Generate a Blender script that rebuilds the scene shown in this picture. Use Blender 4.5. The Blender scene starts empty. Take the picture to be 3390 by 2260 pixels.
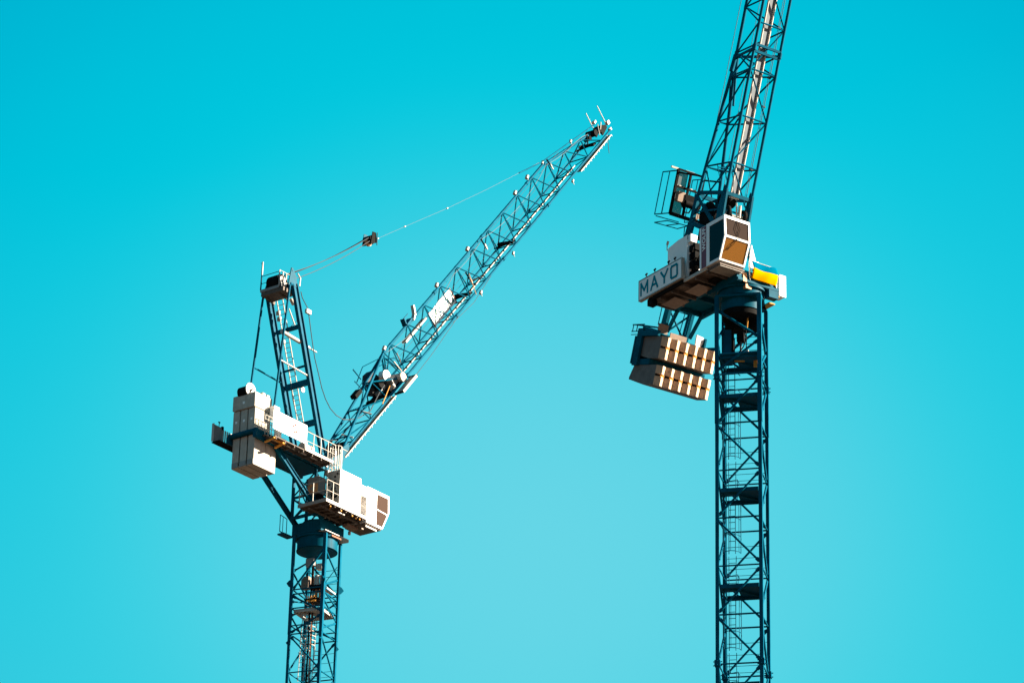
import bpy, math, random
from math import radians, sin, cos, pi, atan2, sqrt
from mathutils import Vector, Matrix
random.seed(7)
S = bpy.context.scene
C = S.collection

# ------------------------------------------------------------------ camera
PITCH, ROLL = 0.4118, 0.0246
cd = bpy.data.cameras.new('camera'); cam = bpy.data.objects.new('camera', cd); C.objects.link(cam)
cd.sensor_width = 36.0; cd.lens = 11111.6 / 3390 * 36.0
cd.clip_start = 1.0; cd.clip_end = 30000
cam.matrix_world = Matrix.Translation((0, 0, 1.7)) @ Matrix.Rotation(pi/2 + PITCH, 4, 'X') @ Matrix.Rotation(ROLL, 4, 'Z')
S.camera = cam

# ------------------------------------------------------------------ light
SUN_AZ, SUN_EL = radians(88), radians(25)        # azimuth clockwise from +Y (the view direction)
SKY_STRENGTH = 0.05
w = bpy.data.worlds.new('World'); S.world = w; w.use_nodes = True
nt = w.node_tree; nt.nodes.clear()
out = nt.nodes.new('ShaderNodeOutputWorld'); bg = nt.nodes.new('ShaderNodeBackground')
sky = nt.nodes.new('ShaderNodeTexSky'); sky.sky_type = 'NISHITA'; sky.sun_disc = False
sky.sun_elevation = SUN_EL; sky.sun_rotation = SUN_AZ
sky.air_density = 1.3; sky.dust_density = 0.6; sky.ozone_density = 1.6
hs = nt.nodes.new('ShaderNodeHueSaturation'); hs.inputs['Hue'].default_value = 0.456
hs.inputs['Saturation'].default_value = 1.55; hs.inputs['Value'].default_value = 1.0
bg.inputs['Strength'].default_value = SKY_STRENGTH
nt.links.new(sky.outputs[0], hs.inputs['Color'])
ma = nt.nodes.new('ShaderNodeVectorMath'); ma.operation = 'MULTIPLY_ADD'
K = 0.255
ma.inputs[1].default_value = (2.6*0.536, 1.4*0.536, 0.95*0.536); ma.inputs[2].default_value = (-0.11/K, 0.02/K, 0.21/K)
mxn = nt.nodes.new('ShaderNodeVectorMath'); mxn.operation = 'MAXIMUM'; mxn.inputs[1].default_value = (0, 0, 0)
nt.links.new(hs.outputs[0], ma.inputs[0]); nt.links.new(ma.outputs[0], mxn.inputs[0])
# sky painted paler round the view direction, darkened beyond it to cut ambient light
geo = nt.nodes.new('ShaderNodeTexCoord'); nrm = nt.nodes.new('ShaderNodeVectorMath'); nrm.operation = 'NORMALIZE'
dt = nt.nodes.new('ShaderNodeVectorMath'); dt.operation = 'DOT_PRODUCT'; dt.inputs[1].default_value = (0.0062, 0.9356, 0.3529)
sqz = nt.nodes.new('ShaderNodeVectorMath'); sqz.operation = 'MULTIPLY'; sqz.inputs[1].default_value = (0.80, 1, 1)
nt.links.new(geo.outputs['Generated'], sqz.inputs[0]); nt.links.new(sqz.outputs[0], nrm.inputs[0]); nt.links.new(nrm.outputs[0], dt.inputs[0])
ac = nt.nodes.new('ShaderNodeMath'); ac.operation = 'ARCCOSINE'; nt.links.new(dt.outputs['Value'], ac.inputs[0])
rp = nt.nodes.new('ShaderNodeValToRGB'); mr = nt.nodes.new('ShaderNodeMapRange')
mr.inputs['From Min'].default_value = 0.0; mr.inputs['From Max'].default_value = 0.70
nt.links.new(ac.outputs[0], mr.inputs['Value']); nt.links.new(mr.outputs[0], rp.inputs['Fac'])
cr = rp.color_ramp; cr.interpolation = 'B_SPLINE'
def view_glow(r): return (max(0.0, 0.145-0.16*(r/1250)**2), 0.70-0.135*(r/1700)**2, 0.82-0.09*(r/1700)**2, 1)
cr.elements[0].position = 0; cr.elements[0].color = view_glow(0); cr.elements[1].position = 1.0; cr.elements[1].color = (0.0, 0.17, 0.31, 1)
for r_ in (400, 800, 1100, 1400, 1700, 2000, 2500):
    e_ = cr.elements.new(r_/11111.6/0.70); e_.color = view_glow(r_)
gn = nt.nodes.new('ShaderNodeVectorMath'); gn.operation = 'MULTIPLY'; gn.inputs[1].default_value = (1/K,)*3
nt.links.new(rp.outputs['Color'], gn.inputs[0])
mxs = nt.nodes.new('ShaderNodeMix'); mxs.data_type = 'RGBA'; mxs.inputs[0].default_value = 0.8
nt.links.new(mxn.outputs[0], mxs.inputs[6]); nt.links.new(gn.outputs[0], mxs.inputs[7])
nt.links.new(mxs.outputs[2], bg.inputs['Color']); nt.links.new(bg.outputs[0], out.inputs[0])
sd = bpy.data.lights.new('sun', 'SUN'); sd.energy = 4.9; sd.angle = radians(0.5); sd.color = (1.0, 0.86, 0.68)
sun = bpy.data.objects.new('sun', sd); C.objects.link(sun)
dv = Vector((sin(SUN_AZ)*cos(SUN_EL), cos(SUN_AZ)*cos(SUN_EL), sin(SUN_EL)))
sun.rotation_euler = dv.to_track_quat('Z', 'Y').to_euler()
S.view_settings.view_transform = 'Standard'; S.view_settings.look = 'None'
S.view_settings.gamma = 1.0; S.view_settings.use_curve_mapping = False
S.view_settings.exposure = 2.35

# ------------------------------------------------------------------ materials
def mat(name, col, rough=0.5, metal=0.0, var=0.0, scale=3.0, bump=0.0, streak=None, spec=0.5):
    m = bpy.data.materials.new(name); m.use_nodes = True
    n = m.node_tree; b = n.nodes['Principled BSDF']
    b.inputs['Base Color'].default_value = (*col, 1); b.inputs['Roughness'].default_value = rough
    b.inputs['Metallic'].default_value = metal; b.inputs['Specular IOR Level'].default_value = spec
    if var or streak or bump:
        tc = n.nodes.new('ShaderNodeTexCoord'); nz = n.nodes.new('ShaderNodeTexNoise')
        nz.inputs['Scale'].default_value = scale; nz.inputs['Detail'].default_value = 8; nz.inputs['Roughness'].default_value = 0.65
        n.links.new(tc.outputs['Object'], nz.inputs['Vector'])
        rp = n.nodes.new('ShaderNodeValToRGB')
        lo = tuple(max(0, c*(1-var)) for c in col); hi = tuple(min(1, c*(1+var)) for c in col)
        rp.color_ramp.elements[0].position = 0.3; rp.color_ramp.elements[0].color = (*lo, 1)
        rp.color_ramp.elements[1].position = 0.7; rp.color_ramp.elements[1].color = (*hi, 1)
        n.links.new(nz.outputs['Fac'], rp.inputs['Fac'])
        last = rp.outputs['Color']
        if streak:
            mp = n.nodes.new('ShaderNodeMapping'); mp.inputs['Scale'].default_value = (5, 5, 0.7)
            n.links.new(tc.outputs['Object'], mp.inputs['Vector'])
            n2 = n.nodes.new('ShaderNodeTexNoise'); n2.inputs['Scale'].default_value = 1.6; n2.inputs['Detail'].default_value = 6
            n.links.new(mp.outputs[0], n2.inputs['Vector'])
            r2 = n.nodes.new('ShaderNodeValToRGB'); r2.color_ramp.elements[0].position = 0.56; r2.color_ramp.elements[1].position = 0.74
            r2.color_ramp.elements[1].color = (0.75, 0.75, 0.75, 1)
            n.links.new(n2.outputs['Fac'], r2.inputs['Fac'])
            mx = n.nodes.new('ShaderNodeMix'); mx.data_type = 'RGBA'
            n.links.new(r2.outputs['Color'], mx.inputs[0]); n.links.new(last, mx.inputs[6]); mx.inputs[7].default_value = (*streak, 1)
            last = mx.outputs[2]
        n.links.new(last, b.inputs['Base Color'])
        if bump:
            bp = n.nodes.new('ShaderNodeBump'); bp.inputs['Strength'].default_value = bump; bp.inputs['Distance'].default_value = 0.03
            n.links.new(nz.outputs['Fac'], bp.inputs['Height']); n.links.new(bp.outputs[0], b.inputs['Normal'])
    return m
M = dict(
    teal=mat('teal_painted_steel', (0.0, 0.074, 0.130), 0.5, var=0.35, scale=1.2, streak=(0.0, 0.043, 0.072), spec=0.02),
    teal2=mat('teal_painted_plate', (0.0, 0.068, 0.112), 0.5, var=0.35, scale=0.8, streak=(0.0, 0.035, 0.06), spec=0.03),
    galv=mat('galvanised_steel', (0.38, 0.345, 0.30), 0.5, var=0.15, scale=4),
    grate=mat('walkway_grating', (0.085, 0.06, 0.045), 0.75, var=0.45, scale=5),
    white=mat('white_painted_panel', (0.80, 0.79, 0.77), 0.42, var=0.04, scale=2, streak=(0.66, 0.62, 0.57)),
    grey=mat('grey_painted_housing', (0.22, 0.21, 0.20), 0.55, var=0.2, scale=4),
    conc=mat('pale_concrete', (0.40, 0.365, 0.31), 0.9, var=0.16, scale=2.2, bump=0.35, streak=(0.27, 0.23, 0.19)),
    conc2=mat('concrete_warm_bounce', (0.56, 0.38, 0.25), 0.9, var=0.25, scale=3.0, bump=0.4, streak=(0.20, 0.15, 0.11)),  # warm ground bounce put into the concrete's base colour
    conc3=mat('concrete_shaded_side', (0.115, 0.11, 0.105), 0.9, var=0.25, scale=2.5, bump=0.4, streak=(0.12, 0.11, 0.10)),  # same concrete darkened in colour for its shaded sides
    alum=mat('grey_walkway_underside', (0.085, 0.115, 0.14), 0.6, var=0.12, scale=2),
    strip=mat('whitewashed_concrete', (0.46, 0.40, 0.34), 0.85, var=0.12, scale=3.0),
    rust=mat('rusty_steel', (0.20, 0.07, 0.03), 0.8, var=0.4, scale=5),
    amber=mat('ochre_painted_bracket', (0.50, 0.22, 0.04), 0.7, var=0.25, scale=5, spec=0.1),
    orangegrate=mat('rusty_grating', (0.16, 0.11, 0.075), 0.8, var=0.4, scale=6),
    grime=mat('greasy_grey_housing', (0.035, 0.035, 0.036), 0.6, var=0.4, scale=5, spec=0.1),
    dark=mat('dark_machinery', (0.008, 0.008, 0.008), 0.7, var=0.4, scale=5, spec=0.02),
    rope=mat('steel_rope', (0.05, 0.06, 0.07), 0.7, spec=0.1),
    lightrope=mat('pale_cable', (0.10, 0.13, 0.15), 0.7, spec=0.1),
    tealtxt=mat('teal_lettering', (0.0, 0.20, 0.27), 0.8, spec=0.0),
    tealtxt2=mat('sunlit_teal_lettering', (0.10, 0.19, 0.19), 0.9, spec=0.0),  # lit copy of the teal lettering, glare put into its colour
    maroon=mat('maroon_stripe', (0.15, 0.008, 0.03), 0.45),
    faint=mat('faded_lettering', (0.15, 0.18, 0.21), 0.9, spec=0.0),
    emblem=mat('faded_red_emblem', (0.20, 0.085, 0.07), 0.9, spec=0.0),
    yellow=mat('yellow_cloth', (0.80, 0.29, 0.0), 0.9, var=0.06, scale=2, spec=0.0),
    blue=mat('blue_cloth', (0.0, 0.09, 0.16), 0.9, var=0.12, scale=2, spec=0.0),
    seat=mat('seat_fabric', (0.05, 0.035, 0.03), 0.9),
    orange=mat('orange_wood', (0.50, 0.22, 0.08), 0.6, var=0.3, scale=6),
    brownbox=mat('brown_cabinet_panel', (0.19, 0.12, 0.08), 0.6, var=0.25, scale=5),
    ground=mat('brown_city_ground', (0.036, 0.019, 0.009), 0.95, var=0.3, scale=0.02),
)
def glass(name, col, rough, mixf):
    m = bpy.data.materials.new(name); m.use_nodes = True; n = m.node_tree
    b = n.nodes['Principled BSDF']; b.inputs['Base Color'].default_value = (*col, 1)
    b.inputs['Roughness'].default_value = rough; b.inputs['Metallic'].default_value = 0.75
    tr = n.nodes.new('ShaderNodeBsdfTransparent'); tr.inputs[0].default_value = (0.75, 0.72, 0.68, 1)
    mx = n.nodes.new('ShaderNodeMixShader'); mx.inputs[0].default_value = mixf
    o = n.nodes['Material Output']
    n.links.new(tr.outputs[0], mx.inputs[1]); n.links.new(b.outputs[0], mx.inputs[2]); n.links.new(mx.outputs[0], o.inputs[0])
    return m
M['glass'] = glass('tinted_window_glass', (0.14, 0.09, 0.065), 0.10, 0.75)
M['glass2'] = glass('warm_reflection_glass', (0.42, 0.185, 0.035), 0.25, 0.65)  # warm ground reflection put into the glass colour
M['glassd'] = mat('dark_tinted_glass', (0.0, 0.010, 0.014), 0.2, spec=0.12)
M['mesh'] = glass('perforated_mesh_panel', (0.10, 0.10, 0.10), 0.5, 0.45)

# ------------------------------------------------------------------ mesh helpers
class MB:
    def __init__(s): s.v = []; s.f = []; s.m = []; s.sm = []
    def _add(s, vs, fs, mi=0, smooth=False):
        o = len(s.v); s.v += [tuple(p) for p in vs]
        for f in fs: s.f.append([i+o for i in f]); s.m.append(mi); s.sm.append(smooth)
        return s
    def hexa(s, p, mi=0):
        return s._add(p, [(0,3,2,1),(4,5,6,7),(0,1,5,4),(1,2,6,5),(2,3,7,6),(3,0,4,7)], mi)
    def box(s, x0, x1, y0, y1, z0, z1, mi=0):
        return s.hexa([(x0,y0,z0),(x1,y0,z0),(x1,y1,z0),(x0,y1,z0),(x0,y0,z1),(x1,y0,z1),(x1,y1,z1),(x0,y1,z1)], mi)
    def beam(s, p, q, wd, ht=None, up=(0,0,1), mi=0):
        p, q = Vector(p), Vector(q); ht = ht or wd; d = (q-p).normalized(); up = Vector(up)
        if abs(d.dot(up.normalized())) > .98: up = Vector((1,0,0)) if abs(d.x) < .9 else Vector((0,1,0))
        sd_ = d.cross(up).normalized()*wd/2; u = sd_.cross(d).normalized()*ht/2
        return s.hexa([p-sd_-u, p+sd_-u, p+sd_+u, p-sd_+u, q-sd_-u, q+sd_-u, q+sd_+u, q-sd_+u], mi)
    def ibeam(s, p, q, fl, dp, up, t=0.03, mi=0):
        p, q = Vector(p), Vector(q); d = (q-p).normalized(); up = Vector(up); up = (up - d*up.dot(d)).normalized()
        for k in (-1, 1):
            o = up*(k*(dp/2 - t/2)); s.beam(p+o, q+o, fl, t, up, mi)
        s.beam(p, q, t, dp-2*t-0.002, up, mi); return s
    def tube(s, p, q, r, n=8, mi=0, r2=None, cap=True):
        p, q = Vector(p), Vector(q); d = (q-p).normalized()
        a = d.orthogonal().normalized(); b = d.cross(a); r2 = r if r2 is None else r2
        vs = [p + (a*cos(2*pi*i/n)+b*sin(2*pi*i/n))*r for i in range(n)] + [q + (a*cos(2*pi*i/n)+b*sin(2*pi*i/n))*r2 for i in range(n)]
        s._add(vs, [(i, (i+1) % n, n+(i+1) % n, n+i) for i in range(n)], mi, n > 7)
        if cap: s._add(vs, [tuple(range(n))[::-1], tuple(range(n, 2*n))], mi)
        return s
    def path(s, pts, r, n=6, mi=0):
        for a, b in zip(pts[:-1], pts[1:]): s.tube(a, b, r, n, mi)
        return s
    def prism(s, pts, ex, mi=0):
        ex = Vector(ex); k = len(pts); pts = [Vector(p) for p in pts]
        return s._add(pts + [p+ex for p in pts], [tuple(range(k))[::-1], tuple(range(k, 2*k))] + [(i, (i+1) % k, k+(i+1) % k, k+i) for i in range(k)], mi)
    def build(s, name, mats, parent=None):
        me = bpy.data.meshes.new(name); me.from_pydata(s.v, [], s.f)
        if not isinstance(mats, (list, tuple)): mats = [mats]
        for m_ in mats: me.materials.append(m_)
        me.polygons.foreach_set('material_index', s.m); me.polygons.foreach_set('use_smooth', s.sm); me.update()
        import bmesh
        bm = bmesh.new(); bm.from_mesh(me); bmesh.ops.recalc_face_normals(bm, faces=bm.faces); bm.to_mesh(me); bm.free()
        o = bpy.data.objects.new(name, me); C.objects.link(o); o.parent = parent
        return o
def lerp(a, b, t): return tuple(a[i] + (b[i]-a[i])*t for i in range(3))
def az_rot(a): return pi/2 - a
def text_mesh(name, body, size, m, parent, origin, xdir, updir, spacing=1.0, bold=0.0, sx=1.0):
    cu = bpy.data.curves.new(name, 'FONT'); cu.body = body; cu.size = size; cu.extrude = 0.006
    cu.space_character = spacing; cu.offset = bold; cu.align_x = 'LEFT'
    t = bpy.data.objects.new(name, cu); C.objects.link(t)
    dg = bpy.context.evaluated_depsgraph_get(); me = bpy.data.meshes.new_from_object(t.evaluated_get(dg)); me.name = name
    bpy.data.objects.remove(t); bpy.data.curves.remove(cu)
    me.materials.clear(); me.materials.append(m)
    X = Vector(xdir).normalized(); U = Vector(updir).normalized(); N = X.cross(U)
    o = bpy.data.objects.new(name, me); C.objects.link(o); o.parent = parent
    R = Matrix((X, U, N)).transposed().to_4x4()
    o.matrix_local = Matrix.Translation(origin) @ R @ Matrix.Diagonal((sx, 1, 1, 1))
    return o
def child_empty(name, parent, loc=(0, 0, 0), rot=(0, 0, 0)):
    o = bpy.data.objects.new(name, None); C.objects.link(o); o.parent = parent; o.location = loc; o.rotation_euler = rot
    o.empty_display_size = 0.3; return o
def copy_tree(o, parent):
    c = o.copy(); C.objects.link(c); c.parent = parent
    for ch in [k for k in C.objects if k.parent == o]: copy_tree(ch, c)
    return c
GLY = {'M': (1.0, [[(0, 0), (0, 1), (.5, .30), (1, 1), (1, 0)]]), 'A': (1.0, [[(0, 0), (.5, 1), (1, 0)], [(.2, .34), (.8, .34)]]),
       'Y': (1.0, [[(0, 1), (.5, .45), (1, 1)], [(.5, .45), (.5, 0)]]), 'O': (.92, [[(.12, 0), (.80, 0), (.92, .12), (.92, .88), (.80, 1), (.12, 1), (0, .88), (0, .12), (.12, 0)]])}
def stroke_text(body, h, gw, gap, x0, y, z0, wd, m, parent, t=0.008):
    """letters drawn as flat strokes on a board facing -y"""
    b = MB(); x = x0; k = 0
    for ch in body:
        w_, polys = GLY[ch]
        for pl in polys:
            P_ = [Vector((x+px*gw, 0, z0+pz*h)) for px, pz in pl]
            for a, c in zip(P_[:-1], P_[1:]):
                d = (c-a).normalized(); n_ = Vector((-d.z, 0, d.x))*wd/2; a2, c2 = a-d*wd*.42, c+d*wd*.42; yy = y-.0015*k; k += 1
                q = [a2-n_, c2-n_, c2+n_, a2+n_]
                b.prism([(v.x, yy, v.z) for v in q], (0, -t, 0))
        x += w_*gw+gap
    return b.build('lettering', m, parent)
def railing(name, pts, parent, h=1.05, post=0.045, rail=0.04, n=None, mid=2, toe=0.0, m=None, up=(0, 0, 1), posts=None):
    b = MB(); up = Vector(up)
    for a, c in zip(pts[:-1], pts[1:]):
        a, c = Vector(a), Vector(c); L = (c-a).length; k = n or max(1, round(L/1.1))
        for i in range(k+1):
            q = a.lerp(c, i/k); b.tube(q, q+up*h, post/2*1.2, 6)
        b.tube(a+up*h, c+up*h, rail/2*1.25, 6)
        for j in range(1, mid): b.tube(a+up*h*j/mid, c+up*h*j/mid, rail/2, 6)
        if toe: b.beam(a+up*toe/2, c+up*toe/2, 0.02, toe, up)
    return b.build(name, m or M['galv'], parent)
def ladder_mb(p, q, wdir, width=0.40, rung=0.30, r=0.022, b=None, rs=0.03):
    b = b or MB(); p, q, w_ = Vector(p), Vector(q), Vector(wdir).normalized()*width/2
    b.tube(p-w_, q-w_, rs, 6); b.tube(p+w_, q+w_, rs, 6)
    L = (q-p).length; k = int(L/rung)
    for i in range(1, k): c = p.lerp(q, i/k); b.tube(c-w_, c+w_, r, 6)
    return b

# ------------------------------------------------------------------ ground
g = MB(); g._add([(-9000,-9000,0),(9000,-9000,0),(9000,9000,0),(-9000,9000,0)], [(0,1,2,3)])
go = g.build('ground', M['ground']); go['kind'] = 'structure'

def crane_root(name, loc, az, label):
    o = bpy.data.objects.new(name, None); C.objects.link(o); o.location = loc; o.rotation_euler = (0, 0, az_rot(az))
    o['label'] = label; o['category'] = 'crane'; o['group'] = 'teal tower cranes'
    return o
L = crane_root('tower_crane', (-13.1277, 218.626, 0), 0.6523, 'left crane whose whole jib is in view, with pale concrete blocks hung at the back')
R = crane_root('tower_crane', (12.7142, 170.2294, 0), 2.5533, 'right crane with steep jib leaving the frame and a MAYO board above its striped blocks')

HW = 1.15
SEC = 5.49
FACES = {'f': ((-HW,-HW), (HW,-HW)), 'b': ((-HW,HW), (HW,HW)), 'r': ((HW,-HW), (HW,HW)), 'l': ((-HW,-HW), (-HW,HW))}
def fp(face, side, z):
    a = FACES[face][side]; return (a[0], a[1], z)
def brace(b, face, s0, z0, s1, z1, r=0.062):
    a, c = Vector(fp(face, s0, z0)), Vector(fp(face, s1, z1)); b.tube(a, c, r, 8)
    for e, o in ((a, c), (c, a)):        # gusset plates
        d = (o-e).normalized(); b.beam(e+d*0.10, e+d*0.34, 0.02, 0.20, (0, 0, 1))
def horiz(b, face, z, r=0.05): b.tube(fp(face, 0, z), fp(face, 1, z), r, 8)
def corner_leg(x, y, z0, z1, name, parent, w_=0.20):
    """angle/box leg with a slightly open inner side"""
    b = MB(); sx, sy = (1 if x > 0 else -1), (1 if y > 0 else -1); t = 0.035
    cx, cy = x+sx*0.03, y+sy*0.03
    b.box(cx-w_/2, cx+w_/2, cy+sy*w_/2-(t if sy > 0 else 0), cy+sy*w_/2+(0 if sy > 0 else t), z0, z1)
    b.box(cx+sx*w_/2-(t if sx > 0 else 0), cx+sx*w_/2+(0 if sx > 0 else t), min(cy+sy*w_/2-sy*t, cy-sy*w_/2), max(cy+sy*w_/2-sy*t, cy-sy*w_/2), z0, z1)
    b.box(cx-w_*0.32, cx+w_*0.32, cy-w_*0.32, cy+w_*0.32, z0, z1)
    return b.build(name, M['teal'], parent)
def joint_plates(par, z):
    for sx in (-1, 1):
        for sy in (-1, 1):
            x, y = sx*(HW+0.03), sy*(HW+0.03); b = MB()
            b.box(x-0.155, x+0.155, y-0.155, y+0.155, z-0.17, z+0.17)
            for dz in (-0.11, 0.11):
                b.tube((x-0.24, y, z+dz), (x+0.24, y, z+dz), 0.028, 6); b.tube((x, y-0.24, z+dz), (x, y+0.24, z+dz), 0.028, 6)
            b.build('joint_plate', M['teal'], par)
def platform_mb(z, hole=(-1.02, -0.25, 0.15, 0.85)):
    b = MB(); q = HW-0.12; hx0, hx1, hy0, hy1 = hole; t = 0.05
    b.box(-q, q, -q, hy0, z-t, z); b.box(-q, hx0, hy0, hy1, z-t, z); b.box(hx1, q, hy0, hy1, z-t, z); b.box(-q, q, hy1, q, z-t, z)
    for y in (-q, q): b.box(-q, q, y-0.035, y+0.035, z-0.23, z-t-0.002)
    for x in (-q, q): b.box(x-0.035, x+0.035, -q+0.04, q-0.04, z-0.23, z-t-0.002)
    b.beam((-q, -q, z-0.12), (q, q, z-0.12), 0.05, 0.10)
    return b

def mast_section(parent, rotz, ztop, with_parts=True):
    """repeated section, origin at its top node; local tower axes"""
    o0 = MB()
    N = SEC/2
    for f, s in (('f', 0), ('b', 1), ('r', 0), ('l', 1)):
        brace(o0, f, s, -0.12, 1-s, -N+0.12); brace(o0, f, 1-s, -N-0.12, s, -SEC+0.12)
        horiz(o0, f, 0.02); horiz(o0, f, -N+0.02, 0.045)
    sec = o0.build('mast_section', M['teal'], parent); sec.location = (0, 0, ztop); sec.rotation_euler = (0, 0, rotz)
    for x in (-HW, HW):
        for y in (-HW, HW): corner_leg(x, y, -SEC, 0, 'leg', sec)
    zp = -3.72
    platform_mb(zp).build('platform', M['teal2'], sec)
    # caged ladder
    lb = ladder_mb((-0.67, 0.60, zp+5.2), (-0.67, 0.60, zp+2.3), (1, 0, 0), 0.36, 0.36, 0.018, rs=0.024)
    lb = ladder_mb((-0.72, 1.0, zp+2.3), (-0.72, 1.0, zp+0.0), (1, 0, 0), 0.40, 0.33, 0.016, b=lb, rs=0.02)
    for z in (zp+2.3, zp+3.25, zp+4.2):
        pts = [(-0.67+0.48*sin(a), 0.60-0.60*cos(a)*0.9+0.0, z) for a in [radians(t) for t in range(-90, 91, 30)]]
        lb.path(pts, 0.022)
    for a in (-60, 0, 60):
        x, y = -0.67+0.48*sin(radians(a)), 0.60-0.54*cos(radians(a)); lb.tube((x, y, zp+2.3), (x, y, zp+5.0), 0.016, 6)
    lb.tube((-0.19, 0.60, zp+2.3), (-0.19, 0.60, zp+5.2), 0.024, 6)
    lb.build('ladder', M['teal'], sec)
    rb = MB()
    for z in (1.2, 1.58, 2.2, 2.85):
        rb.tube((-1.05, HW-0.05, zp+z), (HW, HW-0.05, zp+z), 0.014, 6)
    rb.tube((-1.05, HW-0.1, zp), (-1.05, HW-0.1, zp+2.3), 0.02, 6); rb.tube((-0.36, 0.62, zp), (-0.36, 0.62, zp+1.1), 0.02, 6)
    rb.path([(-1.05, 0.9, zp+1.1), (-0.40, 0.62, zp+1.1), (-0.28, 0.62, zp+0.9), (-0.28, 0.62, zp+0.75)], 0.018)
    rb.tube((-1.05, 0.9, zp+0.6), (-0.36, 0.62, zp+0.6), 0.015, 6)
    rb.build('guard_rail', M['teal'], sec)
    return sec

# ================================================================== RIGHT CRANE : MAST
rotR = -0.2339 - az_rot(2.5533)
zA = 71.08
s0 = mast_section(R, rotR, zA)
z = zA - SEC
while z > 3:
    c = copy_tree(s0, R); c.location = (0, 0, z); z -= SEC
b = MB(); z += SEC - SEC
for x in (-HW, HW):
    for y in (-HW, HW): b.box(x-.13, x+.13, y-.13, y+.13, 0.6, max(z, 0.7)+SEC*0)
b.box(-2.2, 2.2, -2.2, 2.2, 0, 0.7)
o = b.build('mast_base', M['teal'], R); o.rotation_euler = (0, 0, rotR)

b = MB()
for f, s in (('f', 0), ('b', 1), ('r', 0), ('l', 1)):
    brace(b, f, s, 77.85, 1-s, 76.1, 0.075); brace(b, f, 1-s, 75.95, s, 74.25, 0.07)
    brace(b, f, 1-s, 73.65, s, 71.15, 0.068)
    horiz(b, f, 74.0); horiz(b, f, 73.62, 0.045)
    b.tube(fp(f, 0, 75.2), fp(f, 1, 75.2), 0.07, 8)
top = b.build('mast_top_section', M['teal'], R); top.rotation_euler = (0, 0, rotR)
joint_plates(top, 73.85); joint_plates(top, 57.4)
for x in (-HW, HW):
    for y in (-HW, HW): corner_leg(x, y, 71.08, 78.62, 'leg', top, 0.24)
for zz in (75.22, 72.86): platform_mb(zz).build('platform', M['teal2'], top)
lb = ladder_mb((-0.67, 0.60, 76.9), (-0.67, 0.60, 72.9), (1, 0, 0), 0.36, 0.36, 0.018, rs=0.024)
for zz in (73.6, 74.6): lb.path([(-0.67+0.48*sin(radians(t)), 0.60-0.54*cos(radians(t)), zz) for t in range(-90, 91, 30)], 0.022)
lb.build('ladder', M['teal'], top)
b = MB()
for zz in (75.9, 76.3, 76.7, 77.1):
    for y in (1.1,): b.tube((-1.0, y, zz), (1.1, y, zz), 0.016, 6)
b.box(-1.0, -0.62, 0.3, 0.75, 75.3, 78.2); b.build('guard_rail', M['teal'], top)
b = MB()
b.tube((0, 0, 78.05), (0, 0, 78.72), 1.13, 40)
b.tube((0, 0, 77.72), (0, 0, 78.05), 1.08, 32, mi=1); b.box(-.95, .95, .2, 1.0, 77.3, 77.72, 1)  # near-black parts stand in for the shade under the collar
b.box(-1.27, 1.27, -1.27, 1.27, 78.62, 78.74)
b.build('slewing_collar', [M['teal2'], M['dark']], top)
b = MB()
b.box(-0.25, 0.15, -0.2, 0.2, 76.35, 76.95, 0); b.tube((-0.05, 0, 75.2), (-0.05, 0, 76.4), 0.06, 8, 1)
b.path([(0.25, -0.1, 77.3), (0.32, -0.3, 76.4), (0.15, -0.35, 75.9), (-0.2, -0.3, 75.5), (-0.45, -0.1, 75.7), (-0.3, 0, 76.2), (0, 0, 76.4)], 0.035, 6, 0)
b.path([(0.2, -0.5, 76.9), (0.35, -0.5, 76.2), (0.3, -0.3, 75.6), (0.25, 0, 75.25)], 0.03, 6, 0)
b.box(0.1, 0.42, -0.3, 0.1, 75.3, 75.75, 2); b.box(-0.6, -0.48, 0.2, 0.4, 75.3, 77.2, 0)
b.beam((0.35, -0.4, 76.9), (0.42, -0.4, 77.6), 0.07, 0.07, mi=3)
b.build('cable_terminal', [M['dark'], M['rope'], M['galv'], M['amber']], top)
b = MB(); b.tube((-0.25, -0.9, 74.85), (0.3, -0.9, 74.8), 0.05, 8); b.box(0.75, 0.95, -0.6, -0.4, 74.6, 74.95)
b.build('work_lamp', M['amber'], top)

# ================================================================== RIGHT CRANE : SLEWING PLATFORM
b = MB()
b.tube((0, 0, 78.78), (0, 0, 79.18), 1.28, 40); b.tube((0, 0, 79.18), (0, 0, 79.3), 1.42, 40)
b.box(-1.35, 1.35, -1.35, 1.35, 79.3, 79.75)
b.build('slewing_ring', M['teal2'], R)
b = MB()
for y in (-0.95, 0.95): b.box(-5.0, 1.25, y-0.11, y+0.11, 79.76, 80.12)
for x in (-4.8, -3.0, -1.2, 0.4, 1.15): b.box(x-0.07, x+0.07, -0.84, 0.84, 79.8, 80.05)
b.box(-5.0, 1.2, -0.83, 0.83, 80.06, 80.11)
for y in (-0.95, 0.95):                     # pivot supports up to the lever foot
    b.beam((0.5, y, 80.12), (-0.85, y, 83.0), 0.16, 0.34, (1, 0, 0)); b.beam((-2.6, y, 80.12), (-1.05, y, 83.0), 0.16, 0.34, (1, 0, 0))
    b.prism([(-1.35, y-0.1, 82.6), (-0.55, y-0.1, 82.6), (-0.65, y-0.1, 83.4), (-1.25, y-0.1, 83.4)], (0, 0.2, 0))
b.build('slewing_frame', M['teal2'], R)
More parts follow.
